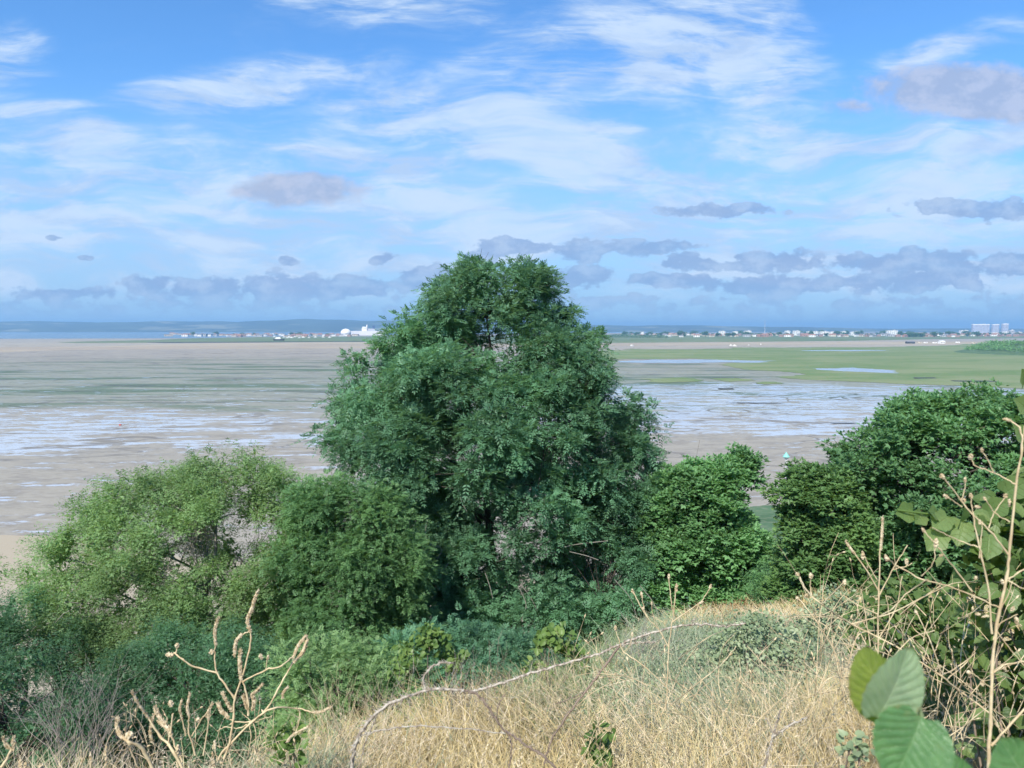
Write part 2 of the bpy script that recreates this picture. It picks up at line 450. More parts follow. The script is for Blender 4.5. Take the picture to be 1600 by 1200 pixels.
# ------------------------------------------------------------------ mudflat and everything flat beyond
def mat_mud():
    m, w = new_mat('wet_mud')
    pos = w.node('ShaderNodeTexCoord').outputs['Object']
    sep = w.node('ShaderNodeSeparateXYZ'); w.link(pos, sep.inputs[0]); X, Y, _ = sep.outputs
    azm = w.math('DIVIDE', X, w.math('MAXIMUM', Y, 20.0))
    big = w.noise(w.scalev(pos, 1, 1.6, 1), 0.012, 4, 0.55).outputs[0]
    med = w.noise(w.scalev(pos, 0.7, 1.3, 1, rot=0.12), 0.12, 6, 0.66, 0.6).outputs[0]
    fine = w.noise(w.scalev(pos, 0.8, 1.4, 1), 0.55, 5, 0.6, 0.4).outputs[0]
    tiny = w.noise(pos, 3.5, 3, 0.6).outputs[0]
    # colour of the mud by distance out over the flats
    yw = w.math('ADD', Y, w.math('MULTIPLY', w.math('SUBTRACT', big, 0.5), 260.0))
    col = w.ramp(w.math('DIVIDE', yw, 3000.0), [(0.0, (0.316, 0.276, 0.210)), (0.085, (0.283, 0.258, 0.205)), (0.13, (0.257, 0.267, 0.205)),
                                                  (0.24, (0.286, 0.258, 0.200)), (0.37, (0.321, 0.276, 0.210)), (0.5, (0.399, 0.348, 0.251)), (0.8, (0.321, 0.288, 0.233))])
    col = w.mix(w.math('MULTIPLY', w.step(med, 0.42, 0.60), 0.7), col, w.mix(0.5, col, rgb(0.10, 0.085, 0.075)))
    col = w.mix(w.math('MULTIPLY', w.step(fine, 0.42, 0.62), 0.45), col, rgb(0.35, 0.32, 0.26))
    # algae on the drier middle flats
    alg_n = w.noise(w.scalev(pos, 0.34, 1.5, 1), 0.022, 6, 0.64, 0.5).outputs[0]
    alg_band = w.math('MULTIPLY', w.step(yw, 255, 340), w.step(yw, 900, 560))
    alg = w.math('MULTIPLY', w.step(alg_n, 0.50, 0.58), alg_band)
    alg2 = w.math('MULTIPLY', alg_band, 0.30)
    col = w.mix(alg2, col, rgb(0.155, 0.185, 0.125))
    col = w.mix(w.math('MULTIPLY', alg, 0.8), col, rgb(0.070, 0.115, 0.050))
    dk = w.noise(w.scalev(pos, 0.30, 1.9, 1, loc=(31, 7, 0)), 0.035, 5, 0.6, 0.3).outputs[0]
    col = w.mix(w.math('MULTIPLY', w.math('MULTIPLY', w.step(dk, 0.60, 0.66), w.step(yw, 200, 300)), 0.75), col, rgb(0.05, 0.052, 0.045))
    # thin sheet of water
    far_lim = w.math('ADD', 285.0, w.math('MULTIPLY', w.step(azm, -0.05, 0.16), 150.0))
    near_lim = w.math('ADD', 172.0, w.math('MULTIPLY', w.step(azm, -0.10, -0.62), -14.0))
    bm = w.math('MULTIPLY', w.step(yw, near_lim, w.math('ADD', near_lim, 60.0)), w.step(yw, w.math('ADD', far_lim, 90.0), w.math('ADD', far_lim, -70.0)))
    lo = w.math('MULTIPLY', w.step(Y, 90, 140), 0.60)
    lo = w.math('MULTIPLY', lo, w.math('ADD', 0.45, w.math('MULTIPLY', w.step(azm, 0.0, -0.35), 0.55)))
    far = w.math('MULTIPLY', w.step(Y, 1200, 250), 0.33)
    lvl = w.math('MAXIMUM', w.math('MULTIPLY', bm, 0.56), w.math('MINIMUM', lo, far))
    pud = w.math('ADD', w.math('MULTIPLY', med, 0.60), w.math('MULTIPLY', fine, 0.40))
    strk = w.noise(w.scalev(pos, 0.35, 1.6, 1, rot=-0.05), 0.16, 6, 0.68, 0.4).outputs[0]
    pud = w.math('ADD', w.math('MULTIPLY', pud, 0.55), w.math('MULTIPLY', strk, 0.45))
    thr = w.math('SUBTRACT', 0.665, w.math('MULTIPLY', lvl, 0.31))
    wet = w.step(pud, w.math('SUBTRACT', thr, 0.02), w.math('ADD', thr, 0.02))
    damp = w.math('MULTIPLY', w.step(pud, w.math('SUBTRACT', thr, 0.13), thr), w.math('ADD', w.math('MULTIPLY', bm, 0.3), 0.05))
    # creek-like dark channels wandering through the wet part
    ck = w.noise(w.scalev(pos, 0.5, 1.0, 1, loc=(5, 90, 0)), 0.02, 4, 0.5, 1.2).outputs[0]
    creek = w.step(w.math('ABSOLUTE', w.math('SUBTRACT', ck, 0.5)), 0.012, 0.003)
    creek = w.math('MULTIPLY', creek, w.step(Y, 120, 200))
    wet = w.math('MULTIPLY', wet, w.math('SUBTRACT', 1.0, creek))
    col = w.mix(w.math('MULTIPLY', creek, 0.45), col, rgb(0.07, 0.06, 0.055))
    colw = w.mix(w.math('MULTIPLY', wet, 0.8), col, rgb(0.50, 0.50, 0.51))  # pale grey base paints extra sky whiteness into the puddles
    rough = w.math('SUBTRACT', w.math('SUBTRACT', 0.62, w.math('MULTIPLY', damp, 0.24)), w.math('MULTIPLY', wet, 0.26), clamp=True)
    bmp = w.node('ShaderNodeBump'); bmp.inputs['Distance'].default_value = 0.10
    w.link(w.math('MULTIPLY', w.math('SUBTRACT', 1.0, wet), 0.5), bmp.inputs['Strength'])
    w.link(w.math('ADD', fine, w.math('MULTIPLY', tiny, 0.3)), bmp.inputs['Height'])
    dry = w.node('ShaderNodeBsdfPrincipled')
    w.link(colw, dry.inputs['Base Color']); w.link(rough, dry.inputs['Roughness']); w.link(bmp.outputs[0], dry.inputs['Normal'])
    dry.inputs['Specular IOR Level'].default_value = 0.35
    film = w.node('ShaderNodeBsdfPrincipled'); w.link(colw, film.inputs['Base Color']); film.inputs['Roughness'].default_value = 0.12
    film.inputs['Specular IOR Level'].default_value = 0.9
    mx = w.node('ShaderNodeMixShader'); w.link(wet, mx.inputs[0]); w.link(dry.outputs[0], mx.inputs[1]); w.link(film.outputs[0], mx.inputs[2])
    finish(w, mx.outputs[0]); return m
def axis_grid(lim, near, n1, n2):
    a = np.linspace(-near, near, n1); b = np.geomspace(near, lim, n2)[1:]
    return np.concatenate([-b[::-1], a, b])
tag(grid_mesh('mudflat', axis_grid(20000, 600, 9, 8), axis_grid(20000, 600, 9, 8), lambda X, Y: X * 0, mat_mud(), False), kind='structure')

def fract(pts, levels, amp, asp, closed=True, seed=1):
    """midpoint displacement of a ground outline; asp squashes the jitter across the line of sight"""
    r = random.Random(seed)
    P = [Vector((p[0], p[1])) for p in pts]
    for l in range(levels):
        Q = []
        n = len(P)
        for i in range(n):
            a = P[i]; b = P[(i + 1) % n]
            Q.append(a)
            L = (b - a).length
            nrm = Vector((-(b - a).y, (b - a).x)) / max(L, 1e-6)
            Q.append((a + b) / 2 + nrm * r.uniform(-1, 1) * L * amp + Vector((r.uniform(-1, 1), r.uniform(-1, 1))) * L * amp * 0.4)
        P = Q
    return P
def sheet(name, pix, z, mat, levels=4, amp=0.10, seed=1, kind='structure', world_pts=None, label=None):
    pts = world_pts if world_pts is not None else [grd(px, py) for px, py in pix]
    P = fract(pts, levels, amp, 1, seed=seed)
    mb = MB(); mb.poly([(p.x, p.y, z) for p in P])
    me_o = mb.build(name, mat)
    # triangulate so that a concave outline shades correctly
    import bmesh
    bm = bmesh.new(); bm.from_mesh(me_o.data)
    bm.normal_update(); bm.faces.ensure_lookup_table()
    if bm.faces[:] and bm.faces[0].normal.z < 0:
        bmesh.ops.reverse_faces(bm, faces=bm.faces[:])
    bmesh.ops.triangulate(bm, faces=bm.faces[:]); bm.to_mesh(me_o.data); bm.free()
    tag(me_o, kind=kind, label=label)
    return me_o
def mat_marsh(name, c1, c2, c3, sc_=0.02):
    m, w = new_mat(name)
    pos = w.node('ShaderNodeTexCoord').outputs['Object']
    a = w.noise(w.scalev(pos, 0.45, 1.2, 1), sc_, 5, 0.6, 0.4).outputs[0]
    b = w.noise(w.scalev(pos, 0.6, 1.2, 1), sc_ * 9, 5, 0.65).outputs[0]
    col = w.mix(w.step(a, 0.40, 0.60), rgb(*c1), rgb(*c2))
    col = w.mix(w.math('MULTIPLY', w.step(b, 0.45, 0.68), 0.55), col, rgb(*c3))
    p = w.node('ShaderNodeBsdfPrincipled'); w.link(col, p.inputs['Base Color']); p.inputs['Roughness'].default_value = 0.9
    p.inputs['Specular IOR Level'].default_value = 0.1
    finish(w, p.outputs[0]); return m
def mat_water(name, c=(0.06, 0.10, 0.13), rough=0.18):
    m, w = new_mat(name)
    pos = w.node('ShaderNodeTexCoord').outputs['Object']
    n = w.noise(w.scalev(pos, 0.6, 1, 1), 0.5, 4, 0.6).outputs[0]
    p = w.node('ShaderNodeBsdfPrincipled'); p.inputs['Base Color'].default_value = rgb(*c)
    p.inputs['Roughness'].default_value = rough
    b = w.node('ShaderNodeBump'); b.inputs['Strength'].default_value = 0.35; b.inputs['Distance'].default_value = 0.1
    w.link(n, b.inputs['Height']); w.link(b.outputs[0], p.inputs['Normal'])
    finish(w, p.outputs[0]); return m
M['marsh'] = mat_marsh('marsh_plants', (0.185, 0.225, 0.110), (0.115, 0.185, 0.070), (0.24, 0.225, 0.145))
M['marsh_far'] = mat_marsh('marsh_far_plants', (0.150, 0.190, 0.100), (0.100, 0.155, 0.070), (0.20, 0.20, 0.13), 0.006)
M['marsh_near'] = mat_marsh('marsh_near_plants', (0.085, 0.150, 0.080), (0.055, 0.110, 0.055), (0.19, 0.21, 0.14), 0.10)
M['sand'] = mat_marsh('sandbank_sand', (0.36, 0.31, 0.23), (0.30, 0.255, 0.20), (0.42, 0.36, 0.27), 0.004)
M['water'] = mat_water('estuary_water_surface')
M['pool'] = mat_water('marsh_pool_water', (0.30, 0.32, 0.33), 0.16)
M['creekmud'] = plain_mat('creek_mud', (0.05, 0.048, 0.042), 0.6, 0.3, 0.2)
# sandbank across the middle distance, marshes on either side, open water to the left
sheet('sandbank_ground', [(-300, 560), (100, 547), (330, 545), (620, 544), (900, 541), (1600, 538), (1600, 533.5), (900, 534), (560, 534.5), (330, 536), (160, 541), (-300, 545)], 0.05, M['sand'], 3, 0.02, 3)
sheet('estuary_water', None, 0.06, M['water'], 0, 0, 4, world_pts=[Vector(p) for p in ((-9000, 2250), (-1700, 2330), (-1050, 2500), (-900, 3300), (-500, 3900), (200, 5200), (1500, 6400), (3000, 7000), (9000, 7300), (9000, 11000), (-9000, 11000))])
sheet('marsh_ground_beyond_sand', [(90, 534.5), (250, 531), (300, 528.5), (420, 526.5), (600, 525.5), (760, 525), (760, 533.5), (560, 534.3), (420, 534.6), (260, 535.2), (120, 536.2)], 0.09, M['marsh_far'], 3, 0.03, 5)
sheet('marsh_ground_before_town', [(700, 526), (900, 524.5), (1300, 523.5), (1700, 523), (2000, 525), (2000, 529), (1600, 528.5), (1450, 530), (1250, 533.5), (900, 536.5), (700, 537)], 0.10, M['marsh_far'], 3, 0.03, 6)
MARSH = [(880, 552), (985, 545), (1100, 545.5), (1140, 543), (1300, 542.5), (1420, 541), (1500, 538.5), (1600, 536), (1800, 533), (2300, 534), (2300, 640), (1900, 625), (1600, 608), (1540, 603), (1440, 601), (1350, 597), (1290, 595), (1210, 589), (1250, 583), (1170, 578), (1130, 571), (1180, 566), (1090, 560), (985, 560.5), (880, 563)]
sheet('salt_marsh_ground', MARSH, 0.12, M['marsh'], 6, 0.20, 7)
for k, pix in enumerate([[(960, 566), (985, 563.5), (1080, 562), (1150, 563), (1215, 564), (1190, 566.5), (1120, 566.5), (1000, 567)],
                         [(1270, 576), (1330, 574.5), (1385, 578), (1400, 581), (1405, 583.5), (1360, 582), (1310, 580)],
                         [(1240, 548.3), (1330, 547), (1390, 547.5), (1330, 549)]]):
    sheet('marsh_pool_water', pix, 0.135, M['pool'], 5, 0.20, 20 + k)
for k, pix in enumerate([[(1426, 590), (1460, 590), (1465, 591.5), (1430, 592)], [(1485, 594.6), (1540, 595), (1562, 596.6), (1520, 597.2), (1490, 596)],
                         [(1296, 661), (1330, 661), (1340, 661.7), (1304, 662.3)], [(1205, 774), (1226, 775), (1246, 775), (1250, 777.2), (1228, 777.6)],
                         [(230, 534.8), (400, 534.0), (560, 533.2), (600, 533.2), (560, 534.1), (400, 535.2), (260, 536)], [(1122, 607), (1146, 607), (1148, 608.6), (1126, 609)],
                         [(1130, 630), (1190, 629.6), (1230, 630), (1180, 630.7)]]):
    sheet('creek_channel_ground', pix, 0.14, M['creekmud'], 3, 0.08, 40 + k)
for k, pix in enumerate([[(1000, 592), (1060, 590), (1100, 594), (1050, 598), (1005, 597)], [(1110, 592), (1150, 590.5), (1180, 594), (1140, 597)], [(1180, 598), (1215, 597), (1225, 599), (1195, 601)]]):
    sheet('marsh_island_ground', pix, 0.145, M['marsh'], 5, 0.22, 60 + k)
# strip of marsh at the foot of the hill, beach on the left
sheet('foreshore_marsh_ground', [(980, 830), (1060, 806), (1130, 798), (1180, 792), (1230, 789), (1300, 786), (1500, 790), (1900, 800), (2300, 1100), (1300, 1150), (850, 1150)], 0.13, M['marsh_near'], 4, 0.08, 8)
sheet('beach_sand_ground', [(-700, 850), (-200, 845), (30, 838), (160, 846), (350, 880), (600, 880), (850, 900), (850, 1150), (-900, 1150)], 0.12, M['sand'], 4, 0.06, 9)

# ------------------------------------------------------------------ far hills
def far_hills():
    m, w = new_mat('far_hill_country')
    pos = w.node('ShaderNodeTexCoord').outputs['Object']
    vz = w.node('ShaderNodeTexVoronoi'); w.link(w.scalev(pos, 1, 0.8, 1), vz.inputs['Vector']); vz.inputs['Scale'].default_value = 0.0032
    n = w.noise(w.scalev(pos, 1, 1, 3), 0.002, 5, 0.6).outputs[0]
    sepc = w.node('ShaderNodeSeparateColor'); w.link(vz.outputs['Color'], sepc.inputs[0])
    field = w.math('MULTIPLY', w.step(sepc.outputs[0], 0.72, 0.80), w.step(n, 0.44, 0.58))
    col = w.mix(w.step(n, 0.4, 0.6), rgb(0.025, 0.045, 0.035), rgb(0.06, 0.085, 0.05))
    col = w.mix(field, col, rgb(0.20, 0.20, 0.13))
    p = w.node('ShaderNodeBsdfPrincipled'); w.link(col, p.inputs['Base Color']); p.inputs['Roughness'].default_value = 1.0
    finish(w, p.outputs[0])
    xs_ = np.linspace(-11000, 11000, 240)
    ys_ = np.linspace(7600, 10800, 22)
    ridge_x = np.array([-9000, -6000, -5200, -4500, -3600, -2600, -1400, 0, 1500, 3200, 5000, 9000])
    ridge_h = np.array([120, 118, 122, 138, 140, 142, 132, 112, 76, 62, 38, 30])
    def zf(X, Y):
        t = np.clip((Y - 7700) / 2300, 0, 1)
        prof = np.where(t < 1, np.sin(t * math.pi / 2) ** 1.2, 1) * np.where(Y > 10000, 1 - (Y - 10000) / 2200, 1)
        rid = np.interp(X, ridge_x, ridge_h)
        wob = 1 + .10 * np.sin(X / 700. + Y / 900.) + .06 * np.sin(X / 260. - Y / 500.) + .03 * np.sin(X / 90.)
        low = 42 * np.exp(-((Y - 8100) / 260) ** 2) * (0.5 + .5 * np.sin(X / 850. + 1.2)) * (X < 2500)
        return np.maximum(rid * wob * prof * .97, low) - 0.5
    tag(grid_mesh('far_hills', xs_, ys_, zf, m, True), kind='structure')
far_hills()

# ------------------------------------------------------------------ foliage builders
class Leaves:
    """collects four-cornered leaves in numpy"""
    def __init__(s): s.V = []; s.n = 0
    def add(s, P, D, N, L, W, fold=0.25):
        D = unit(D); S = unit(np.cross(D, N)); N = unit(np.cross(S, D))
        L = np.asarray(L).reshape(-1, 1) if hasattr(L, '__len__') else L
        W = np.asarray(W).reshape(-1, 1) if hasattr(W, '__len__') else W
        a = P; c = P + D * L
        b = P + D * L * .45 + S * W * .5 + N * W * fold
        d = P + D * L * .45 - S * W * .5 + N * W * fold
        s.V.append(np.stack([a, b, c, d], 1).reshape(-1, 3).astype(np.float32)); s.n += len(P)
    def build(s, name, mat, parent=None):
        V = np.concatenate(s.V)
        F = np.arange(len(V), dtype=np.int32).reshape(-1, 4)
        return np_mesh(name, V, F, mat, parent)
def rand_dirs(n):
    return unit(rng.normal(size=(n, 3)))
def pinnate(L, P, D, N, size, pairs=4, lw=0.30, spread=0.75):
    """compound leaves: leaflets along a drooping rachis"""
    D = unit(D); S = unit(np.cross(D, N)); N = unit(np.cross(S, D))
    n = len(P); size = np.asarray(size).reshape(-1, 1) * np.ones((n, 1))
    for k in range(pairs):
        t = 0.28 + 0.62 * k / max(1, pairs - 1)
        pos = P + D * size * t - np.array([0, 0, 1.0]) * size * 0.28 * t * t
        ll = size * 0.40 * (1 - 0.25 * t)
        for sgn in (-1, 1):
            dd = D * spread + S * sgn - np.array([0, 0, 1.0]) * 0.18 + rng.normal(size=(n, 3)) * 0.12
            L.add(pos, dd, N + rng.normal(size=(n, 3)) * .15, ll[:, 0] * rng.uniform(.85, 1.15, n), ll[:, 0] * lw * 1.0, 0.1)
    pos = P + D * size * .92 - np.array([0, 0, 1.0]) * size * 0.24
    L.add(pos, D - np.array([0, 0, 1.0]) * 0.3, N, size[:, 0] * .38, size[:, 0] * .13, 0.1)

def cluster_points(centres, radii, per, flat=0.75, outward=None):
    """points near the shell of each leaf clump, denser on its outer, upper side"""
    n = len(centres)
    idx = np.repeat(np.arange(n), per)
    d = rand_dirs(len(idx))
    if outward is not None:
        d = unit(d + 0.55 * outward[idx])
    d[:, 2] = np.abs(d[:, 2]) * np.where(rng.random(len(idx)) < 0.72, 1, -1)
    r = radii[idx] * (0.45 + 0.6 * rng.random(len(idx)) ** 0.7)
    P = centres[idx] + d * r[:, None] * np.array([1, 1, flat])
    return P, d, idx

def envelope(profile, d, depth_k=0.9):
    """profile rows (photo y, left x, right x) at forward distance d -> heights, left and right x in metres"""
    rows = []
    for (py, xl, xr) in profile:
        a = at(xl, py, d); b = at(xr, py, d)
        rows.append((a.z, a.x, b.x))
    rows.sort()
    return np.array(rows)

def tree(name, label, cat, mat, profile, d, axis_px, n_clumps, cr, per, leaf, base=None, group=None, kind_leaf='simple', gaps=(), bark='bark',
         trunk_r=0.18, limbs=True, inner=0.45, depth_k=0.85, seed=0, lean=0.0, part='crown', droop=0.25, flat=0.75, hang=0, upright=0.0, spacing=0.8, core=45, subs=14, sub_r=0.36, lobe=0.15, bough=1.75, loose=0.35):
    global rng
    rng = np.random.default_rng(100 + seed)
    env = envelope(profile, d)
    zmin, zmax = env[0, 0], env[-1, 0]
    ax0 = at(axis_px, 600, d).x
    if base is None:
        base = (ax0, d, float(hill_h(ax0, d)) - 0.2)
    root = empty(name, base)
    tag(root, label, cat, group)
    # sample clump centres in the envelope, mostly near its surface
    C = []; O = []
    zs = env[:, 0]; wid = (env[:, 2] - env[:, 1]) / 2
    cdf = np.linspace(zmin, zmax, 400); wv_ = np.interp(cdf, zs, wid) + 0.3; wv_ = np.cumsum(wv_); wv_ /= wv_[-1]
    ph = rng.random(6) * 6.28
    tries = 0
    # boughs: domes of leaf clumps with dark hollows between them
    B = []; bt = 0; br0 = cr * bough; nb = int(n_clumps * (1 - loose) / 8)
    while len(B) < nb and bt < nb * 60:
        bt += 1
        z = float(np.interp(rng.random(), wv_, cdf)); th = rng.random() * 6.283
        xl = np.interp(z, zs, env[:, 1]); xr = np.interp(z, zs, env[:, 2]); hw = (xr - xl) / 2
        br = br0 * rng.uniform(.75, 1.25)
        rr = 0.72 + .33 * rng.random()
        topf = max(0.0, 1 - (zmax - z) / (br * 1.3))
        c = np.array([(xl + xr) / 2 + math.cos(th) * max(hw - br * .98, hw * .15) * rr, d + math.sin(th) * max(hw * depth_k - br * .8, hw * .2) * rr, z - topf * br * .95])
        if B and min(np.sum((c - b_[0]) ** 2) for b_ in B) < (br0 * .95) ** 2: continue
        B.append((c, br, th))
    for (bc, br, th) in B:
        for q_ in range(8):
            v_ = rng.normal(size=3); v_ /= np.linalg.norm(v_)
            v_ = v_ + np.array([math.cos(th) * .55, math.sin(th) * .55, .45]); v_ /= np.linalg.norm(v_)
            p = bc + v_ * br * np.array([1, 1, .8]) * rng.uniform(.6, .85)
            if p[2] < float(hill_h(p[0], p[1])) + 0.2: continue
            skip = False
            for (gx, gy, gr, gd) in gaps:
                g = at(gx, gy, d); gr_m = gr / 1200 * d
                qq = (p - np.array([g.x, g.y + gd, g.z])) / np.array([gr_m, gr_m * 4, gr_m * .8])
                if qq @ qq < 1: skip = True
            if not skip: C.append(p); O.append(list(v_))
    while len(C) < n_clumps and tries < n_clumps * 40:
        tries += 1
        z = float(np.interp(rng.random(), wv_, cdf))
        th = rng.random() * 2 * math.pi
        out_ = rng.random() < 0.06
        xl = np.interp(z, zs, env[:, 1]); xr = np.interp(z, zs, env[:, 2])
        cx = (xl + xr) / 2; hw = (xr - xl) / 2
        lob = 1 + lobe * math.sin(3 * th + ph[0] + z * 1.3) * .55 + lobe * .6 * math.sin(5 * th + ph[1] - z * 2.1) - lobe * .5
        rr = (inner + (1 - inner) * rng.random() ** 0.45) if not out_ else rng.uniform(1.03, 1.12)
        topf = max(0.0, 1 - (zmax - z) / (0.9 * cr * 1.2))
        ex = max(hw - cr * 0.52, hw * 0.25) * rr * lob; ey = max(hw * depth_k - cr * 0.5, hw * 0.25) * rr * lob
        zz = z - topf * cr * 0.95
        x = cx + math.cos(th) * ex; y = d + math.sin(th) * ey
        p = np.array([x, y, zz])
        if zz < float(hill_h(x, y)) + 0.2: continue
        skip = False
        for (gx, gy, gr, gd) in gaps:
            g = at(gx, gy, d); gr_m = gr / 1200 * d
            q = (p - np.array([g.x, g.y + gd, g.z])) / np.array([gr_m, gr_m * 4, gr_m * .8])
            if q @ q < 1: skip = True
        if skip: continue
        dmin = min([np.sum((p - c) ** 2) for c in C]) if C else 9
        if dmin < (cr * spacing) ** 2 and rng.random() < 0.9: continue
        C.append(p); O.append([math.cos(th), math.sin(th) , 0.35 + 0.6 * topf])
    C = np.array(C); O = unit(np.array(O))
    rad = cr * rng.uniform(0.6, 1.4, len(C))
    nsub = subs
    SP_, sd, sidx = cluster_points(C, rad, nsub, flat, O * 0.7 + np.array([0, 0, .35]))
    srad = rad[sidx] * sub_r * rng.uniform(.7, 1.3, len(sidx))
    idx2 = np.repeat(np.arange(len(SP_)), max(1, per // nsub))
    nL = len(idx2)
    q = rand_dirs(nL); q[:, 2] = np.where(rng.random(nL) < .6, np.abs(q[:, 2]), q[:, 2])
    P = SP_[idx2] + q * (srad[idx2] * (0.35 + .7 * rng.random(nL)))[:, None] * np.array([1, 1, .7])
    idx = sidx[idx2]; dd = unit(q + sd[idx2] * .6)
    L = Leaves()
    up = np.array([0, 0, 1.0])
    D = unit(q * 0.9 + sd[idx2] * 0.35 + rand_dirs(nL) * 0.5 - up * droop)
    D = unit(D + up * upright)
    N = unit(q * 0.35 + sd[idx2] * .25 + up * 0.95 + rand_dirs(nL) * 0.42)
    sz = leaf * rng.uniform(0.65, 1.3, nL)
    if kind_leaf == 'pinnate':
        pinnate(L, P, D, N, sz, 4, 0.40)
    elif kind_leaf == 'pair':
        pinnate(L, P, D, N, sz, 2, 0.42, 0.5)
    elif kind_leaf == 'lobed':
        S = unit(np.cross(D, N))
        for an, k in ((0, 1.0), (0.95, .85), (-0.95, .85)):
            L.add(P, D * math.cos(an) + S * math.sin(an), N, sz * k, sz * k * 0.55, 0.08)
    else:
        L.add(P, D, N, sz, sz * 0.5, 0.15)
    if core:
        ci = np.repeat(np.arange(len(C)), core); nc = len(ci)
        Pc = C[ci] + rand_dirs(nc) * (rad[ci] * 0.55 * rng.random(nc) ** .5)[:, None]
        L.add(Pc, rand_dirs(nc), unit(rand_dirs(nc) * .7 + up), cr * rng.uniform(.2, .36, nc), cr * rng.uniform(.12, .2, nc))
    L.build(part, mat, root)
    # trunk, limbs and twigs
    if limbs:
        T = Tubes(6)
        b = Vector(base)
        topz = zmin + (zmax - zmin) * 0.86
        xt = float(np.interp(topz, zs, (env[:, 1] + env[:, 2]) / 2))
        nseg = 9
        tp = [Vector((b.x + (xt - b.x) * (i / nseg) ** 1.3 + 0.15 * math.sin(i * 1.7 + seed), d + 0.2 * math.sin(i * 1.1 + seed * 2), b.z + (topz - b.z) * i / nseg)) for i in range(nseg + 1)]
        tr = [trunk_r * (1 - 0.86 * i / nseg) for i in range(nseg + 1)]
        T.add(tp, tr)
        anchors = []
        step_c = max(1, int(len(C) / 26))
        main = list(range(0, len(C), step_c))
        for i in main:
            c = Vector(C[i])
            hz = max(b.z + 0.25 * (topz - b.z), min(topz, c.z - 0.35 * math.hypot(c.x - b.x, c.y - d) - 0.6))
            t = (hz - b.z) / (topz - b.z); k = t * nseg; k0 = min(int(k), nseg - 1)
            s = tp[k0].lerp(tp[k0 + 1], k - k0)
            mid = s.lerp(c, 0.5) + Vector((rng.normal() * .15, rng.normal() * .15, 0.12 * (c - s).length * (0.4 if c.z > s.z else 1)))
            sp = spline([s, mid, c], 4)
            r0 = trunk_r * (1 - 0.8 * t) * 0.5 + 0.012
            T.add(sp, [r0 * (1 - 0.8 * j / (len(sp) - 1)) for j in range(len(sp))])
            anchors += [(q, r0 * (1 - 0.8 * j / (len(sp) - 1))) for j, q in enumerate(sp) if j > 1]
        A = np.array([tuple(a[0]) for a in anchors])
        for i in range(len(C)):
            if i % step_c == 0: continue
            c = C[i]
            k = int(np.argmin(np.sum((A - c) ** 2, 1) + 2.0 * np.maximum(0, A[:, 2] - c[2])))
            s = Vector(A[k]); cv = Vector(c)
            mid = s.lerp(cv, 0.5) + Vector((rng.normal() * .1, rng.normal() * .1, 0.1))
            r0 = min(anchors[k][1] * 0.8, 0.03)
            T.add([s, mid, cv], [r0, r0 * .7, r0 * .35])
            if i % 2 == 0:
                for q in range(3):
                    e = cv + Vector(rng.normal(size=3)) * rad[i] * 0.5 + Vector((0, 0, rad[i] * .2))
                    T.add([cv, cv.lerp(e, .5) + Vector((0, 0, .04)), e], [r0 * .35, r0 * .25, 0.004])
        T.build('trunk', M[bark], root)
    return root, C, rad

# ------------------------------------------------------------------ trees
ASH = [(400, 735, 815), (408, 715, 850), (425, 690, 862), (450, 655, 875), (480, 640, 888), (505, 615, 915), (530, 600, 965), (560, 548, 980), (590, 532, 985), (620, 520, 990),
       (650, 512, 1008), (680, 500, 1020), (705, 490, 1035), (735, 520, 1015), (770, 560, 1030), (820, 560, 1035), (870, 560, 1030), (920, 560, 1025), (980, 580, 1005), (1030, 600, 970), (1060, 620, 930)]
tree('ash_tree', 'tallest tree, a tall dark green ash whose top rises above the skyline', 'tree', M['ash'], ASH, 26, 762, 660, 0.64, 126, 0.31, kind_leaf='pinnate', seed=1,
     trunk_r=0.24, inner=0.30, gaps=[(785, 712, 13, 0), (900, 680, 14, 0)], flat=0.62, spacing=0.62, lobe=0.10, loose=0.6, core=75)
LEFT1 = [(698, 350, 405), (712, 318, 432), (735, 262, 452), (760, 165, 470), (790, 110, 500), (820, 70, 515), (860, 45, 520), (900, 15, 525), (950, 5, 520), (1000, 20, 500), (1040, 60, 470)]
tree('broadleaf_tree', 'wide light green tree on the slope, bare branches showing in a gap in its crown', 'tree', M['left'], LEFT1, 21, 300, 350, 0.54, 210, 0.16, kind_leaf='pair', seed=2,
     trunk_r=0.16, inner=0.5, lobe=0.24, spacing=0.95, gaps=[(330, 832, 42, 0), (385, 840, 34, 0), (232, 838, 20, 0), (120, 880, 26, 0), (150, 935, 16, 0)], bark='pale_bark', depth_k=0.6)
THK = [(735, 515, 545), (748, 480, 575), (770, 455, 610), (810, 435, 640), (860, 425, 670), (920, 420, 690), (1000, 420, 690), (1060, 430, 650), (1110, 430, 620)]
tree('broadleaf_tree', 'mid green bushy tree between the wide light green tree and the tall ash', 'tree', M['thick'], THK, 20, 545, 260, 0.50, 150, 0.19, kind_leaf='pinnate', seed=3, trunk_r=0.12, depth_k=0.7, lobe=0.3, spacing=0.9)
DK1 = [(930, -60, 40), (950, -90, 80), (985, -100, 130), (1020, -110, 170), (1090, -120, 190), (1180, -120, 210), (1260, -120, 210)]
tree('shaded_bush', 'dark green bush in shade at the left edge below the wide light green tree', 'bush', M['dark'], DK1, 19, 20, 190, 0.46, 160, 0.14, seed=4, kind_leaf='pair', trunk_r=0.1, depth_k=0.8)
DK2 = [(985, 230, 380), (1005, 180, 450), (1030, 140, 490), (1070, 120, 520), (1130, 120, 520), (1220, 120, 520)]
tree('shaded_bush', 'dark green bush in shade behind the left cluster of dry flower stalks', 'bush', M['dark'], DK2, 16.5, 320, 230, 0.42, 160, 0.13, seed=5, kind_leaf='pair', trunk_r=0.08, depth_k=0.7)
DK0 = [(1010, -80, 60), (1060, -120, 120), (1130, -140, 160), (1260, -140, 160)]
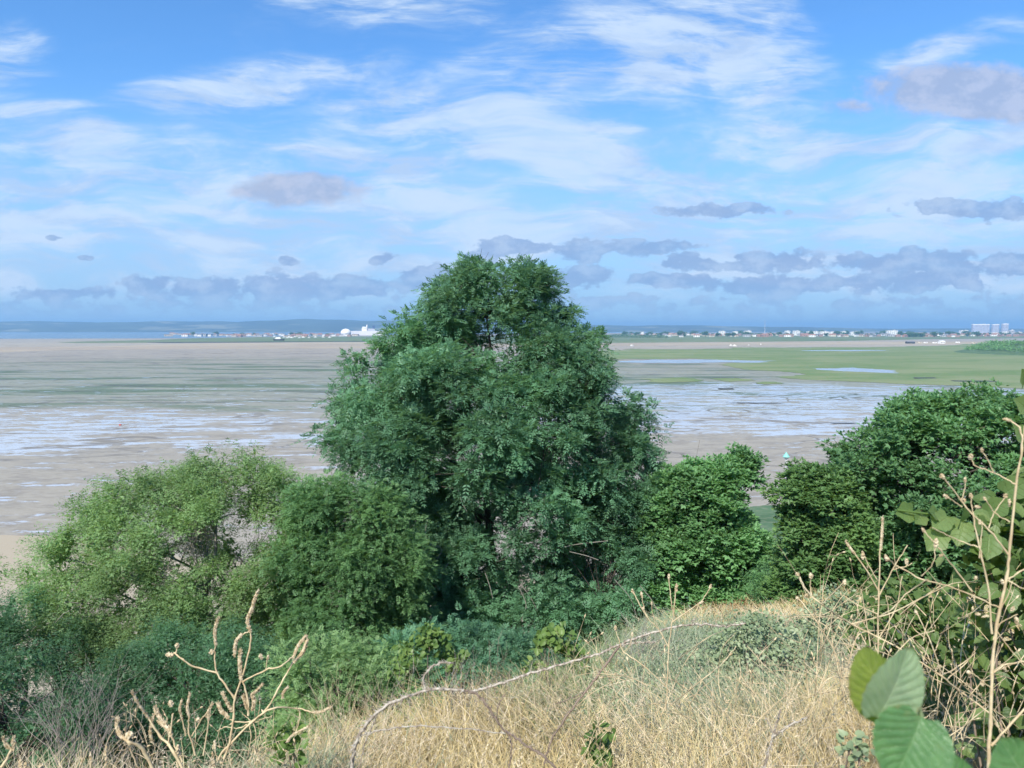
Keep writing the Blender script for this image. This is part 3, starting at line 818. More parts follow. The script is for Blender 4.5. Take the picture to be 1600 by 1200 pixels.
tree('shaded_bush', 'dark bush in the bottom left corner behind the grey leafless shrub', 'bush', M['dark'], DK0, 13.5, 0, 90, 0.42, 150, 0.12, seed=14, kind_leaf='pair', trunk_r=0.05, depth_k=0.8)
DK3 = [(1000, 440, 560), (1040, 420, 640), (1090, 420, 680), (1150, 420, 700), (1200, 420, 700)]
tree('scrub_bush', 'mid green bush just behind the grass crest left of the arching bramble', 'bush', M['left'], DK3, 12.5, 540, 80, 0.36, 110, 0.13, seed=6, kind_leaf='pinnate', trunk_r=0.05, depth_k=0.8)
DK4 = [(985, 630, 700), (1000, 600, 760), (1030, 580, 900), (1060, 600, 960), (1090, 600, 960)]
tree('scrub_bush', 'low green bush at the foot of the ash just behind the grass crest', 'bush', M['ash'], DK4, 13.5, 740, 70, 0.34, 110, 0.18, seed=7, kind_leaf='pinnate', trunk_r=0.05, depth_k=0.8)
MIDR = [(708, 1138, 1158), (722, 1125, 1168), (734, 1060, 1160), (745, 1035, 1158), (765, 1015, 1172), (790, 1005, 1184), (830, 1000, 1198), (870, 1000, 1195), (905, 1005, 1195), (935, 1015, 1200)]
tree('maple_tree', 'round dark green tree beside the ash, its trunk standing in the dry grass', 'tree', M['mid'], MIDR, 24, 1105, 170, 0.56, 230, 0.13, kind_leaf='lobed', seed=8, trunk_r=0.16, inner=0.4, lobe=0.26, spacing=1.05, sub_r=0.42, droop=0.05,
     gaps=[(1060, 795, 16, 0), (1110, 805, 16, 0), (1150, 800, 14, 0), (1170, 815, 12, 0), (1050, 875, 12, 0), (1160, 880, 12, 0)], depth_k=0.8)
YEL = [(724, 1258, 1282), (740, 1250, 1308), (770, 1240, 1335), (800, 1232, 1350), (850, 1225, 1350), (900, 1215, 1345), (935, 1205, 1340), (960, 1200, 1330)]
tree('elder_bush', 'yellow-green bush between the round dark tree and the sycamore', 'bush', M['yel'], YEL, 17.2, 1275, 150, 0.42, 220, 0.105, lobe=0.2, spacing=0.95, kind_leaf='lobed', seed=9, trunk_r=0.1,
     gaps=[(1285, 800, 24, -1), (1305, 810, 20, -1), (1255, 850, 12, 0)], bark='pale_bark')
SYC = [(604, 1430, 1470), (612, 1410, 1560), (622, 1395, 1640), (645, 1365, 1690), (668, 1345, 1730), (700, 1318, 1770), (735, 1288, 1800), (770, 1275, 1810), (810, 1275, 1820), (860, 1290, 1820), (920, 1300, 1810), (960, 1310, 1800)]
tree('sycamore_tree', 'large dense dark green sycamore behind the tall dry stem', 'tree', M['syc'], SYC, 18.5, 1530, 360, 0.52, 230, 0.115, kind_leaf='lobed', seed=10, trunk_r=0.22, inner=0.5, lobe=0.2, spacing=1.0, sub_r=0.42, droop=0.05, depth_k=0.6)
LOWS = [(895, 1180, 1230), (915, 1170, 1330), (950, 1190, 1350), (975, 1180, 1360)]
tree('scrub_bush', 'low dark green bush under the yellow-green bush', 'bush', M['mid'], LOWS, 19.0, 1260, 45, 0.34, 100, 0.14, kind_leaf='pair', seed=12, trunk_r=0.04, depth_k=1.0)
LOW2 = [(838, 1175, 1205), (855, 1165, 1228), (880, 1150, 1245), (920, 1140, 1255), (970, 1140, 1260)]
tree('scrub_bush', 'pale green scrub lower down the slope, seen in the gap between two trees', 'bush', M['left'], LOW2, 30, 1190, 110, 0.5, 130, 0.17, kind_leaf='pair', seed=13, trunk_r=0.06, depth_k=1.5)

# hillside undergrowth: nobody could count it
def undergrowth():
    global rng
    rng = np.random.default_rng(55)
    n = 60000
    y = rng.uniform(9, 52, n); a = rng.uniform(-0.85, 0.95, n); x = a * y
    dc = np.interp(np.clip(a, -.9, .9), [-.7, -.42, -.12, .25, .5, .7], [3.0, 3.4, 4.9, 11.5, 15, 16])
    keep = (y > dc + 7) ; keep &= ~((a > .12) & (a < .45) & (y < 26))
    x, y = x[keep], y[keep]
    z = hill_h(x, y) + rng.random(len(x)) ** 2 * 1.1 * (0.5 + .5 * np.sin(x * .9) * np.cos(y * .8)) 
    P = np.stack([x, y, z], 1)
    ok = z > 0.3; P = P[ok]
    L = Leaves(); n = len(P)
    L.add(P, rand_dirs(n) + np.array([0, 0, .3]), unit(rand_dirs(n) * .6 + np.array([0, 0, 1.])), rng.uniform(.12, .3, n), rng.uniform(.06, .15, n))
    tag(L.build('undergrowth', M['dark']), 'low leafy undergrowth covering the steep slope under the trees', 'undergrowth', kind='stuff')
undergrowth()
# ---INSERT---
# ------------------------------------------------------------------ foreground grass
def ribbons(n, P0, az, length, lean, width, segs=3, curl=0.3):
    """curved blades: returns vertices and quads"""
    up = np.array([0, 0, 1.0])
    H = np.stack([np.cos(az), np.sin(az), np.zeros(n)], 1)
    fa = az + rng.uniform(0.6, 2.4, n)
    S = np.stack([np.cos(fa), np.sin(fa), rng.uniform(-.3, .3, n)], 1)
    rows = []
    for k in range(segs + 1):
        t = k / segs
        c = P0 + up * (length * (t - curl * lean * t * t))[:, None] + H * (length * lean * (0.25 * t + 0.75 * t * t))[:, None]
        wd = (width * (1 - 0.75 * t))[:, None] * S * 0.5
        rows.append(c - wd); rows.append(c + wd)
    V = np.stack(rows, 1)
    k2 = 2 * (segs + 1)
    base = (np.arange(n) * k2)[:, None, None]
    f = np.array([[2 * k, 2 * k + 1, 2 * k + 3, 2 * k + 2] for k in range(segs)])[None]
    return V.reshape(-1, 3), (base + f).reshape(-1, 4)
M['straw'] = straw_mat('dry_straw', [(0.30, 0.215, 0.09), (0.56, 0.45, 0.215), (0.72, 0.62, 0.36)])
M['straw_pale'] = straw_mat('bleached_straw', [(0.42, 0.34, 0.22), (0.60, 0.50, 0.34), (0.74, 0.66, 0.48)])
M['straw_brown'] = straw_mat('brown_straw', [(0.26, 0.165, 0.08), (0.40, 0.28, 0.14), (0.52, 0.38, 0.2)])
M['grass_green'] = straw_mat('green_grass_blade', [(0.11, 0.16, 0.06), (0.20, 0.26, 0.11), (0.34, 0.38, 0.20)])
M['grass_sage'] = straw_mat('sage_weed_blade', [(0.13, 0.19, 0.11), (0.22, 0.28, 0.17), (0.38, 0.42, 0.29)])
def grass():
    global rng
    rng = np.random.default_rng(77)
    n = 210000
    y = 2.3 + 12.5 * rng.random(n) ** 1.15
    far = rng.random(n) < 0.22
    y = np.where(far, rng.uniform(11, 25, n), y)
    a = rng.uniform(-0.80, 0.92, n)
    a = np.where(rng.random(n) < .05, rng.uniform(-1.4, 1.6, n), a)
    x = a * y
    dc = np.interp(a, [-.7, -.42, -.12, 0, .12, .25, .5, .7], [3.0, 3.4, 4.9, 5.9, 7.8, 11.5, 15, 16])
    keep = (y < dc + 1.8) | ((a > .14) & (a < 1.5))
    # the light canopy is patchier where the bramble and bushes are
    x, y, a = x[keep], y[keep], a[keep]; n = len(x)
    z = hill_h(x, y)
    f1 = np.sin(x * 1.9 + 1.3 * np.sin(y * 1.1)) + np.sin(y * 1.6 - x * .8) + rng.normal(size=n) * .55
    sage = np.exp(-(((a - .29) / .13) ** 2 + ((y - 7.5) / 2.6) ** 2)) * 4.2 + np.exp(-(((a + .30) / .09) ** 2 + ((y - 4.0) / .9) ** 2)) * 2.2
    grn = np.exp(-(((a - .15) / .17) ** 2 + ((y - 8.5) / 3.0) ** 2)) * 2.4
    brn = np.exp(-(((a - .25) / .12) ** 2 + ((y - 19) / 5.5) ** 2)) * 2.6
    key = rng.normal(size=n) * .5
    zone = np.where(brn + key * .6 > 1.1, 4, np.where(sage + key > 1.0, 3, np.where(grn + f1 * .35 + key > 1.15, 2, np.where(f1 > .35, 1, 0))))
    length = rng.uniform(.22, .60, n) * np.where(y > 11, .85, 1.0)
    length *= 1 + .25 * np.sin(x * 1.4 + 2) * np.sin(y * 1.2)
    P0 = np.stack([x, y, z], 1)
    lift = rng.random(n) < 0.58          # straw caught up in the tangle rather than rooted
    P0[:, 2] += np.where(lift, rng.uniform(.05, .40, n), 0)
    lean = np.where(lift, rng.uniform(.6, 1.6, n), rng.uniform(.1, .9, n))
    length = np.where(lift, length * .6, length)
    az = rng.normal(size=n) * 1.1 + 2.2 * np.sin(x * .8 + 1.2) + 1.8 * np.cos(y * 1.1 + x * .5)
    az = np.where(rng.random(n) < .35, rng.uniform(0, 6.283, n), az)
    wd = rng.uniform(.0025, .0060, n) * np.clip(y / 5.0, .8, 2.6)
    V, F = ribbons(n, P0, az, length, lean, wd)
    names = ['dry_grass', 'pale_grass', 'green_grass', 'sage_grass', 'brown_grass']
    labels = ['golden dry grass tangled over the hill top below the trees', 'bleached pale straw mixed through the golden grass', 'fresh yellow-green grass along the crest of the hill',
              'grey-green weeds and grass in the middle of the dry slope', 'brown withered grass under the round dark tree']
    mats = [M['straw'], M['straw_pale'], M['grass_green'], M['grass_sage'], M['straw_brown']]
    k2 = 8
    Vb = V.reshape(n, k2, 3)
    for k in range(5):
        sel = zone == k
        m_ = int(sel.sum())
        if not m_: continue
        Fk = ((np.arange(m_) * k2)[:, None, None] + np.array([[0, 1, 3, 2], [2, 3, 5, 4], [4, 5, 7, 6]])[None]).reshape(-1, 4)
        tag(np_mesh(names[k], Vb[sel].reshape(-1, 3), Fk, mats[k]), labels[k], 'grass', kind='stuff')
grass()
def seed_heads():
    global rng
    rng = np.random.default_rng(404)
    m = 2600
    y = 3.0 + 8 * rng.random(m) ** 1.3; a = rng.uniform(-.5, .6, m); x = a * y
    dc = np.interp(a, [-.7, -.42, -.12, 0, .12, .25, .5, .7], [3.0, 3.4, 4.9, 5.9, 7.8, 11.5, 15, 16]); k = y < dc + .6
    x, y, a = x[k], y[k], a[k]; m = len(x)
    top = np.stack([x, y, hill_h(x, y) + rng.uniform(.25, .62, m)], 1)
    ax = unit(rng.normal(size=(m, 3)) * .45 + np.array([0, 0, 1.0]))
    L = Leaves(); r = 16
    idx = np.repeat(np.arange(m), r); t = rng.random(len(idx))
    ln = rng.uniform(.05, .11, m)[idx]
    P = top[idx] + ax[idx] * (t * ln)[:, None]
    L.add(P, ax[idx] * .9 + rand_dirs(len(idx)) * .6, rand_dirs(len(idx)), .014 * (1.3 - t) + .004, .0042, .1)
    L.add(top - ax * .35, ax, rand_dirs(m), .36, .0035, 0)
    tag(L.build('grass_seed_heads', M['straw_pale']), 'dry seed heads standing out of the golden grass', 'grass', kind='stuff')
seed_heads()

# ------------------------------------------------------------------ broad-leaved plants
def blade_template(nu=5, lobes=0.0):
    us = np.linspace(0, 1, nu)
    vs = np.array([-1, -.5, 0, .5, 1])
    V = []
    for u in us:
        wdt = math.sin(math.pi * min(1, u * 0.94 + 0.05) ** 0.72) ** 0.75
        for v in vs:
            jag = 1 + lobes * math.cos(u * 9.5) * (abs(v) == 1)
            V.append((u * (1 + 0.0 * abs(v)) - 0.10 * abs(v) * (1 - u), v * wdt * 0.5 * jag, 0.16 * abs(v) * wdt - 0.25 * u * u * 0.5))
    F = []
    for i in range(nu - 1):
        for j in range(4):
            F.append((i * 5 + j, i * 5 + j + 1, i * 5 + j + 6, i * 5 + j + 5))
    return np.array(V), np.array(F)
def broad_leaves(P, D, N, size, aspect=0.9, nu=6, lobes=0.12):
    D = unit(D); S = unit(np.cross(D, N)); N = unit(np.cross(S, D))
    T, F = blade_template(nu, lobes)
    size = np.asarray(size).reshape(-1, 1, 1) * np.ones((len(P), 1, 1))
    V = P[:, None, :] + size * (T[None, :, 0:1] * D[:, None] + T[None, :, 1:2] * aspect * S[:, None] + T[None, :, 2:3] * N[:, None])
    Fa = (np.arange(len(P)) * len(T))[:, None, None] + F[None]
    return V.reshape(-1, 3), Fa.reshape(-1, 4)
def put_uv(o, n, nu=6):
    uv1 = np.array([(u, v) for u in np.linspace(0, 1, nu) for v in (0, .25, .5, .75, 1)], dtype=np.float32)
    _, F = blade_template(nu, 0)
    a = np.tile(uv1[F.ravel()], (n, 1))
    o.data.uv_layers.new(name='UVMap').data.foreach_set('uv', a.ravel())
def veined_mat(name, cols, trans=0.48):
    m, w = new_mat(name)
    geo = w.node('ShaderNodeNewGeometry')
    pos = w.node('ShaderNodeTexCoord').outputs['Object']
    uvn = w.node('ShaderNodeUVMap')
    sep = w.node('ShaderNodeSeparateXYZ'); w.link(uvn.outputs[0], sep.inputs[0]); U, V_, _ = sep.outputs
    av = w.math('ABSOLUTE', w.math('MULTIPLY', w.math('SUBTRACT', V_, 0.5), 2.0))
    s_ = w.math('FRACT', w.math('MULTIPLY', w.math('SUBTRACT', U, w.math('MULTIPLY', av, 0.30)), 5.0))
    vn = w.math('MAXIMUM', w.step(w.math('ABSOLUTE', w.math('SUBTRACT', s_, 0.5)), 0.10, 0.0), w.step(av, 0.08, 0.0))
    nz = w.noise(pos, 3.0, 2, 0.5).outputs[0]; sp = w.noise(pos, 70.0, 4, 0.65).outputs[0]
    f = w.math('ADD', w.math('MULTIPLY', geo.outputs['Random Per Island'], 0.7), w.math('MULTIPLY', w.step(nz, .36, .66), 0.3))
    col = w.ramp(f, [(i / (len(cols) - 1), c) for i, c in enumerate(cols)])
    col = w.mix(w.math('MULTIPLY', vn, 0.45), col, rgb(0.26, 0.36, 0.15))
    edge = w.math('MULTIPLY', w.step(w.math('ADD', av, w.math('MULTIPLY', w.math('SUBTRACT', sp, 0.5), 1.3)), 1.0, 1.25), 0.6)
    col = w.mix(edge, col, rgb(0.22, 0.15, 0.06))
    col = w.mix(w.math('MULTIPLY', w.step(sp, .63, .70), 0.5), col, rgb(0.20, 0.15, 0.06))
    p = w.node('ShaderNodeBsdfPrincipled'); w.link(col, p.inputs['Base Color']); p.inputs['Roughness'].default_value = 0.5
    b = w.node('ShaderNodeBump'); b.inputs['Strength'].default_value = 0.6; b.inputs['Distance'].default_value = 0.003
    w.link(w.math('SUBTRACT', w.math('MULTIPLY', sp, 0.6), vn), b.inputs['Height']); w.link(b.outputs[0], p.inputs['Normal'])
    t = w.node('ShaderNodeBsdfTranslucent'); w.link(w.mix(1, col, rgb(1.6, 1.5, .6), 'MULTIPLY'), t.inputs[0])
    mx = w.node('ShaderNodeMixShader'); mx.inputs[0].default_value = trans
    w.link(p.outputs[0], mx.inputs[1]); w.link(t.outputs[0], mx.inputs[2])
    finish(w, mx.outputs[0]); return m
M['vine'] = veined_mat('vine_leaf', [(0.070, 0.130, 0.035), (0.125, 0.210, 0.060), (0.25, 0.33, 0.13)])
M['vine_dark'] = veined_mat('vine_leaf_inner', [(0.050, 0.105, 0.036), (0.080, 0.150, 0.050), (0.15, 0.22, 0.085)])
M['sprig'] = leaf_mat('sprig_leaf', [(0.08, 0.15, 0.04), (0.13, 0.22, 0.055), (0.22, 0.32, 0.09)], trans=0.4, vary_scale=3.0)
M['weed_leaf'] = leaf_mat('weed_leaf', [(0.14, 0.20, 0.11), (0.24, 0.31, 0.17), (0.38, 0.43, 0.27)], trans=0.3, vary_scale=3.0)
def broad_bush(name, label, profile, d, axis_px, n_clumps, cr, per, leaf, mat, seed, stems=True, base=None, depth_k=0.8, group=None, inner=0.3):
    global rng
    rng = np.random.default_rng(500 + seed)
    env = envelope(profile, d); zs = env[:, 0]
    ax0 = at(axis_px, 600, d).x
    base = base or (ax0, d, float(hill_h(ax0, d)))
    root = empty(name, base); tag(root, label, 'bush', group)
    C = []
    while len(C) < n_clumps:
        z = rng.uniform(zs[0], zs[-1]); th = rng.random() * 6.283; rr = inner + (1 - inner) * rng.random() ** .6
        xl, xr = np.interp(z, zs, env[:, 1]), np.interp(z, zs, env[:, 2])
        hw = max((xr - xl) / 2 - cr * .6, .02)
        C.append([(xl + xr) / 2 + math.cos(th) * hw * rr, d + math.sin(th) * hw * depth_k * rr, z])
    C = np.array(C)
    P, dd, idx = cluster_points(C, np.full(len(C), cr) * rng.uniform(.7, 1.3, len(C)), per, .9)
    n = len(P)
    D = unit(dd + rand_dirs(n) * .8 - np.array([0, 0, .35])); N = unit(rand_dirs(n) * .55 + np.array([0, -.35, .8]))
    V, F = broad_leaves(P, D, N, leaf * rng.uniform(.6, 1.25, n))
    put_uv(np_mesh('leaves', V, F, mat, root, smooth=True), n)
    T = Tubes(5); b = Vector(base)
    for i in range(0, len(C), 3):
        c = Vector(C[i]); m_ = b.lerp(c, .55) + Vector((rng.normal() * .05, rng.normal() * .05, .12 * (c - b).length))
        sp = spline([b + Vector((rng.normal() * .05, rng.normal() * .05, 0)), m_, c], 5)
        T.add(sp, [.006 * (1 - .6 * j / (len(sp) - 1)) for j in range(len(sp))])
    T.build('stem', M['bramble_red'], root)
    return root
VINE = [(690, 1612, 1760), (740, 1596, 1780), (790, 1565, 1790), (840, 1515, 1800), (900, 1500, 1800), (960, 1500, 1800), (1030, 1515, 1800), (1120, 1530, 1800), (1230, 1520, 1800), (1330, 1530, 1800)]
broad_bush('leafy_bush', 'leafy green bush with broad leaves filling the lower right edge behind the dry stems', VINE, 2.7, 1650, 150, .12, 17, .056, M['vine'], 1, depth_k=.7)
VINE2 = [(925, 1370, 1470), (960, 1340, 1520), (1000, 1330, 1540), (1040, 1340, 1560), (1090, 1360, 1560), (1130, 1400, 1560)]
broad_bush('leafy_bush', 'low green weedy bush beside the broad-leaved bush, tangled with dry stems', VINE2, 4.2, 1440, 75, .13, 26, .045, M['vine'], 2, depth_k=.7)
SPR = [(983, 868, 892), (1000, 830, 905), (1025, 815, 915), (1050, 815, 925)]
broad_bush('leafy_sprig', 'bright green leafy sprig at the grass crest under the ash', SPR, 7.2, 865, 22, .07, 14, .06, M['sprig'], 3)
SPR2 = [(983, 660, 685), (1005, 635, 710), (1030, 600, 730), (1050, 600, 730)]
broad_bush('leafy_sprig', 'bright yellow-green leafy shoot left of the bramble loop', SPR2, 10.5, 670, 26, .12, 22, .07, M['sprig'], 4)
W1 = [(985, 1150, 1230), (1010, 1100, 1290), (1045, 1070, 1310), (1080, 1060, 1290), (1110, 1080, 1250)]
broad_bush('weed_clump', 'wide grey-green weed clump in the middle of the dry grass', W1, 6.6, 1180, 90, .15, 46, .030, M['weed_leaf'], 5, depth_k=1.2)
W2 = [(940, 1290, 1330), (960, 1240, 1370), (990, 1230, 1380), (1030, 1240, 1380)]
broad_bush('weed_clump', 'green weed clump at the crest below the dark sycamore', W2, 8.5, 1310, 80, .18, 40, .034, M['weed_leaf'], 6, depth_k=1.0)
W3 = [(1125, 905, 945), (1150, 895, 960), (1185, 900, 960), (1215, 905, 955)]
broad_bush('weed_clump', 'small dark green weed in the golden grass at the bottom centre', W3, 3.6, 930, 12, .06, 10, .036, M['sprig'], 7)
W4 = [(1140, 430, 470), (1160, 405, 490), (1190, 400, 500)]
broad_bush('weed_clump', 'small pale green weed at the foot of the left dry stalks', W4, 3.6, 450, 12, .06, 10, .036, M['sprig'], 8)
W5 = [(1155, 1320, 1350), (1175, 1312, 1362), (1200, 1312, 1362), (1230, 1315, 1355)]
broad_bush('weed_clump', 'little brownish green weed left of the large near leaves', W5, 1.9, 1337, 8, .03, 7, .022, M['weed_leaf'], 9)

def small_weeds():
    global rng
    rng = np.random.default_rng(303)
    nC = 260
    y = rng.uniform(4.6, 12.0, nC); a = rng.normal(size=nC) * .13 + .24; a = np.clip(a, -.15, .46); x = a * y
    idx = np.repeat(np.arange(nC), 34); n = len(idx)
    z = hill_h(x, y)
    P = np.stack([x[idx], y[idx], z[idx]], 1) + rng.normal(size=(n, 3)) * np.array([.13, .16, .0]) + np.array([0, 0, 1]) * rng.uniform(.08, .48, n)[:, None]
    L = Leaves(); L.add(P, rand_dirs(n) + np.array([0, 0, .5]), unit(rand_dirs(n) * .6 + np.array([0, -.2, 1.])), rng.uniform(.025, .06, n), rng.uniform(.012, .028, n))
    tag(L.build('small_weed_leaves', M['weed_leaf']), 'small leafy weeds growing through the grass right of centre', 'weeds', kind='stuff')
small_weeds()

# ------------------------------------------------------------------ the large near leaves, a shoot of hazel
def mat_big_leaf(name, c1, c2, c3):
    m, w = new_mat(name)
    uvn = w.node('ShaderNodeUVMap')
    sep = w.node('ShaderNodeSeparateXYZ'); w.link(uvn.outputs[0], sep.inputs[0]); U, V_, _ = sep.outputs
    av = w.math('ABSOLUTE', w.math('MULTIPLY', w.math('SUBTRACT', V_, 0.5), 2.0))
    s = w.math('FRACT', w.math('MULTIPLY', w.math('SUBTRACT', U, w.math('MULTIPLY', av, 0.34)), 8.0))
    vein = w.step(w.math('ABSOLUTE', w.math('SUBTRACT', s, 0.5)), 0.07, 0.0)
    mid = w.step(av, 0.05, 0.0)
    vn = w.math('MAXIMUM', vein, mid)
    pos = w.node('ShaderNodeTexCoord').outputs['Object']
    nz = w.noise(pos, 60, 5, 0.6).outputs[0]
    fine = w.node('ShaderNodeTexVoronoi'); fine.feature = 'DISTANCE_TO_EDGE'; fine.inputs['Scale'].default_value = 420; w.link(pos, fine.inputs['Vector'])
    col = w.mix(w.step(nz, .35, .65), rgb(*c1), rgb(*c2))
    col = w.mix(w.math('MULTIPLY', vn, 0.5), col, rgb(*c3))
    sp = w.noise(pos, 240, 5, 0.7).outputs[0]; blot = w.noise(pos, 38, 4, 0.6).outputs[0]
    eu = w.math('MAXIMUM', av, w.math('SUBTRACT', w.math('MULTIPLY', U, 1.0), 0.02))
    edge = w.step(w.math('ADD', eu, w.math('MULTIPLY', w.math('SUBTRACT', blot, 0.5), 0.8)), 0.98, 1.12)
    col = w.mix(w.math('MULTIPLY', edge, 0.7), col, rgb(0.20, 0.15, 0.05))
    col = w.mix(w.math('MULTIPLY', w.step(blot, 0.60, 0.72), 0.35), col, rgb(0.22, 0.22, 0.09))
    col = w.mix(w.math('MULTIPLY', w.step(sp, 0.66, 0.72), 0.6), col, rgb(0.16, 0.11, 0.05))
    p = w.node('ShaderNodeBsdfPrincipled'); w.link(col, p.inputs['Base Color']); p.inputs['Roughness'].default_value = 0.42
    p.inputs['Sheen Weight'].default_value = 0.15
    b = w.node('ShaderNodeBump'); b.inputs['Strength'].default_value = 0.55; b.inputs['Distance'].default_value = 0.0012
    h = w.math('SUBTRACT', w.math('MULTIPLY', w.step(fine.outputs[0], 0, .12), 0.35), w.math('MULTIPLY', vn, 0.8))
    h = w.math('ADD', h, w.math('MULTIPLY', blot, 1.2))
    w.link(h, b.inputs['Height']); w.link(b.outputs[0], p.inputs['Normal'])
    t = w.node('ShaderNodeBsdfTranslucent'); w.link(w.mix(1, col, rgb(2.0, 1.9, .5), 'MULTIPLY'), t.inputs[0])
    mx = w.node('ShaderNodeMixShader'); mx.inputs[0].default_value = 0.38
    w.link(p.outputs[0], mx.inputs[1]); w.link(t.outputs[0], mx.inputs[2])
    finish(w, mx.outputs[0]); return m
M['hazel'] = mat_big_leaf('hazel_leaf', (0.070, 0.180, 0.060), (0.110, 0.240, 0.085), (0.19, 0.32, 0.14))
M['hazel_olive'] = mat_big_leaf('hazel_olive_backlit', (0.15, 0.21, 0.035), (0.21, 0.27, 0.05), (0.28, 0.32, 0.10))  # yellow-olive colour also carries the glow of light from behind
M['hazel_pale'] = mat_big_leaf('hazel_underside_sheen', (0.20, 0.30, 0.17), (0.27, 0.37, 0.22), (0.36, 0.44, 0.28))  # pale underside colour, lightened further by a painted sky sheen
def big_leaf(name, base, tip, normal, width, fold=(0.2, 0.2), curl=0.1, parent=None, label=None, wob=0.0, mat='hazel'):
    base, tip, N = Vector(base), Vector(tip), Vector(normal)
    D = tip - base; Ln = D.length; D.normalize(); S = D.cross(N).normalized(); N = S.cross(D).normalized()
    nu, nv = 66, 33
    V = []; UV = []
    for i in range(nu):
        u = i / (nu - 1)
        wd = 0.5 * width * (math.sin(math.pi * min(1, (u * 0.965 + 0.035)) ** 0.80) ** 0.62)
        wd *= 1 + 0.075 * (abs(((u * 26) % 1) - .5) * 2 - .5) + 0.02 * math.sin(u * 50)
        for j in range(nv):
            v = -1 + 2 * j / (nv - 1); av = abs(v)
            f = fold[0] if v < 0 else fold[1]
            s = (u - av * 0.34) * 8.0
            ple = 0.010 * width * math.cos(2 * math.pi * s) * min(1, av * 3) * (1 - 0.5 * av)
            z = f * wd * av + ple - curl * Ln * (u - .35) ** 2 + wob * width * math.sin(4 * u + 2.2 * v)
            lateral = wd * v * math.sqrt(max(0.02, 1 - min(.95, abs(f)) ** 2))
            p = base + D * (u * Ln - 0.10 * av * av * Ln * (1 - u) + 0.03 * Ln * av) + S * lateral + N * z
            V.append(p); UV.append((u, j / (nv - 1)))
    F = [(i * nv + j, i * nv + j + 1, (i + 1) * nv + j + 1, (i + 1) * nv + j) for i in range(nu - 1) for j in range(nv - 1)]
    o = np_mesh(name, [tuple(p) for p in V], F, M[mat], parent, smooth=True)
    uvl = o.data.uv_layers.new(name='UVMap')
    uva = np.array(UV, dtype=np.float32)[np.array(F).ravel()]
    uvl.data.foreach_set('uv', uva.ravel())
    if label: o["label"] = label
    return o
def hazel():
    d = 0.60
    root = empty('hazel_shoot', at(1475, 1300, d)); tag(root, 'large toothed green leaves of a shoot close to the camera at the bottom right', 'plant')
    T = Tubes(8)
    st = [at(1490, 1330, .61), at(1478, 1260, .61), at(1455, 1180, .612), at(1440, 1120, .615), at(1425, 1085, .615)]
    T.add(spline(st, 6), [.0022] * 25)
    T.add(spline([at(1478, 1260, .61), at(1540, 1262, .6), at(1610, 1262, .585)], 4), [.0014] * 9)
    T.build('stem', M['weed_leaf'], root)
    big_leaf('leaf', at(1385, 1122, .612), at(1352, 1016, .612), (-0.5, -1, 0.2), .045, (0.15, 0.15), 0.12, root, 'olive leaf seen edge on behind the pale one', .01, 'hazel_olive')
    big_leaf('leaf', at(1372, 1122, .600), at(1424, 1016, .600), (0.15, -1, 0.25), .054, (0.30, 0.10), 0.15, root, 'upper leaf, pale greyish underside with sky sheen in its colour', .02, 'hazel_pale')
    big_leaf('leaf', at(1440, 1120, .592), at(1398, 1222, .58), (-0.1, -1, 0.35), .061, (0.38, 0.10), 0.15, root, 'lower leaf, drooping and darker green', .02)
    big_leaf('leaf', at(1500, 1268, .60), at(1478, 1180, .60), (0.1, -1, 0.5), .046, (0.2, 0.2), 0.15, root, wob=.02)
    big_leaf('leaf', at(1620, 1250, .585), at(1568, 1158, .585), (-0.2, -1, 0.3), .064, (0.15, 0.35), 0.15, root, wob=.02)
hazel()
def spray_leaves():
    """a leafy shoot reaching left out of the broad-leaved bush"""
    root = empty('vine_shoot', at(1560, 860, 2.0)); tag(root, 'shoot of broad pale green leaves reaching left in front of the sycamore', 'plant')
    T = Tubes(5); T.add(spline([at(1590, 870, 2.05), at(1530, 825, 2.0), at(1480, 808, 1.98), at(1425, 800, 1.95), at(1402, 797, 1.95)], 5), .003); T.build('stem', M['sprig'], root)
    for (px, py, tx, ty, s, nrm) in [(1425, 800, 1395, 803, .060, (0, -1, .4)), (1440, 803, 1432, 818, .05, (.3, -1, .5)), (1462, 806, 1450, 793, .045, (0, -1, .7)), (1480, 808, 1452, 830, .062, (-.3, -1, .6)),
                                   (1500, 815, 1512, 792, .055, (.2, -1, .6)), (1505, 818, 1495, 855, .068, (-.4, -1, .7)), (1535, 828, 1520, 805, .058, (.2, -1, .4)), (1545, 835, 1545, 875, .07, (.1, -1, .7)), (1470, 830, 1445, 868, .07, (-.1, -1, .5)),
                                   (1545, 800, 1580, 780, .06, (0, -1, .6)), (1570, 770, 1600, 755, .07, (-.3, -1, .5)), (1600, 690, 1575, 640, .06, (.3, -1, .3)), (1605, 640, 1580, 615, .06, (.2, -1, .2)), (1600, 600, 1600, 565, .05, (.2, -1, .2))]:
        b = at(px, py, 1.97); t = at(tx, ty, 1.93); D = (t - b).normalized()
        V, F = broad_leaves(np.array([tuple(b)]), np.array([tuple(D)]), np.array([nrm], dtype=float), np.array([s]), .95, 9, .20)
        put_uv(np_mesh('leaf', V, F, M['vine'], root, smooth=True), 1, 9)
spray_leaves()

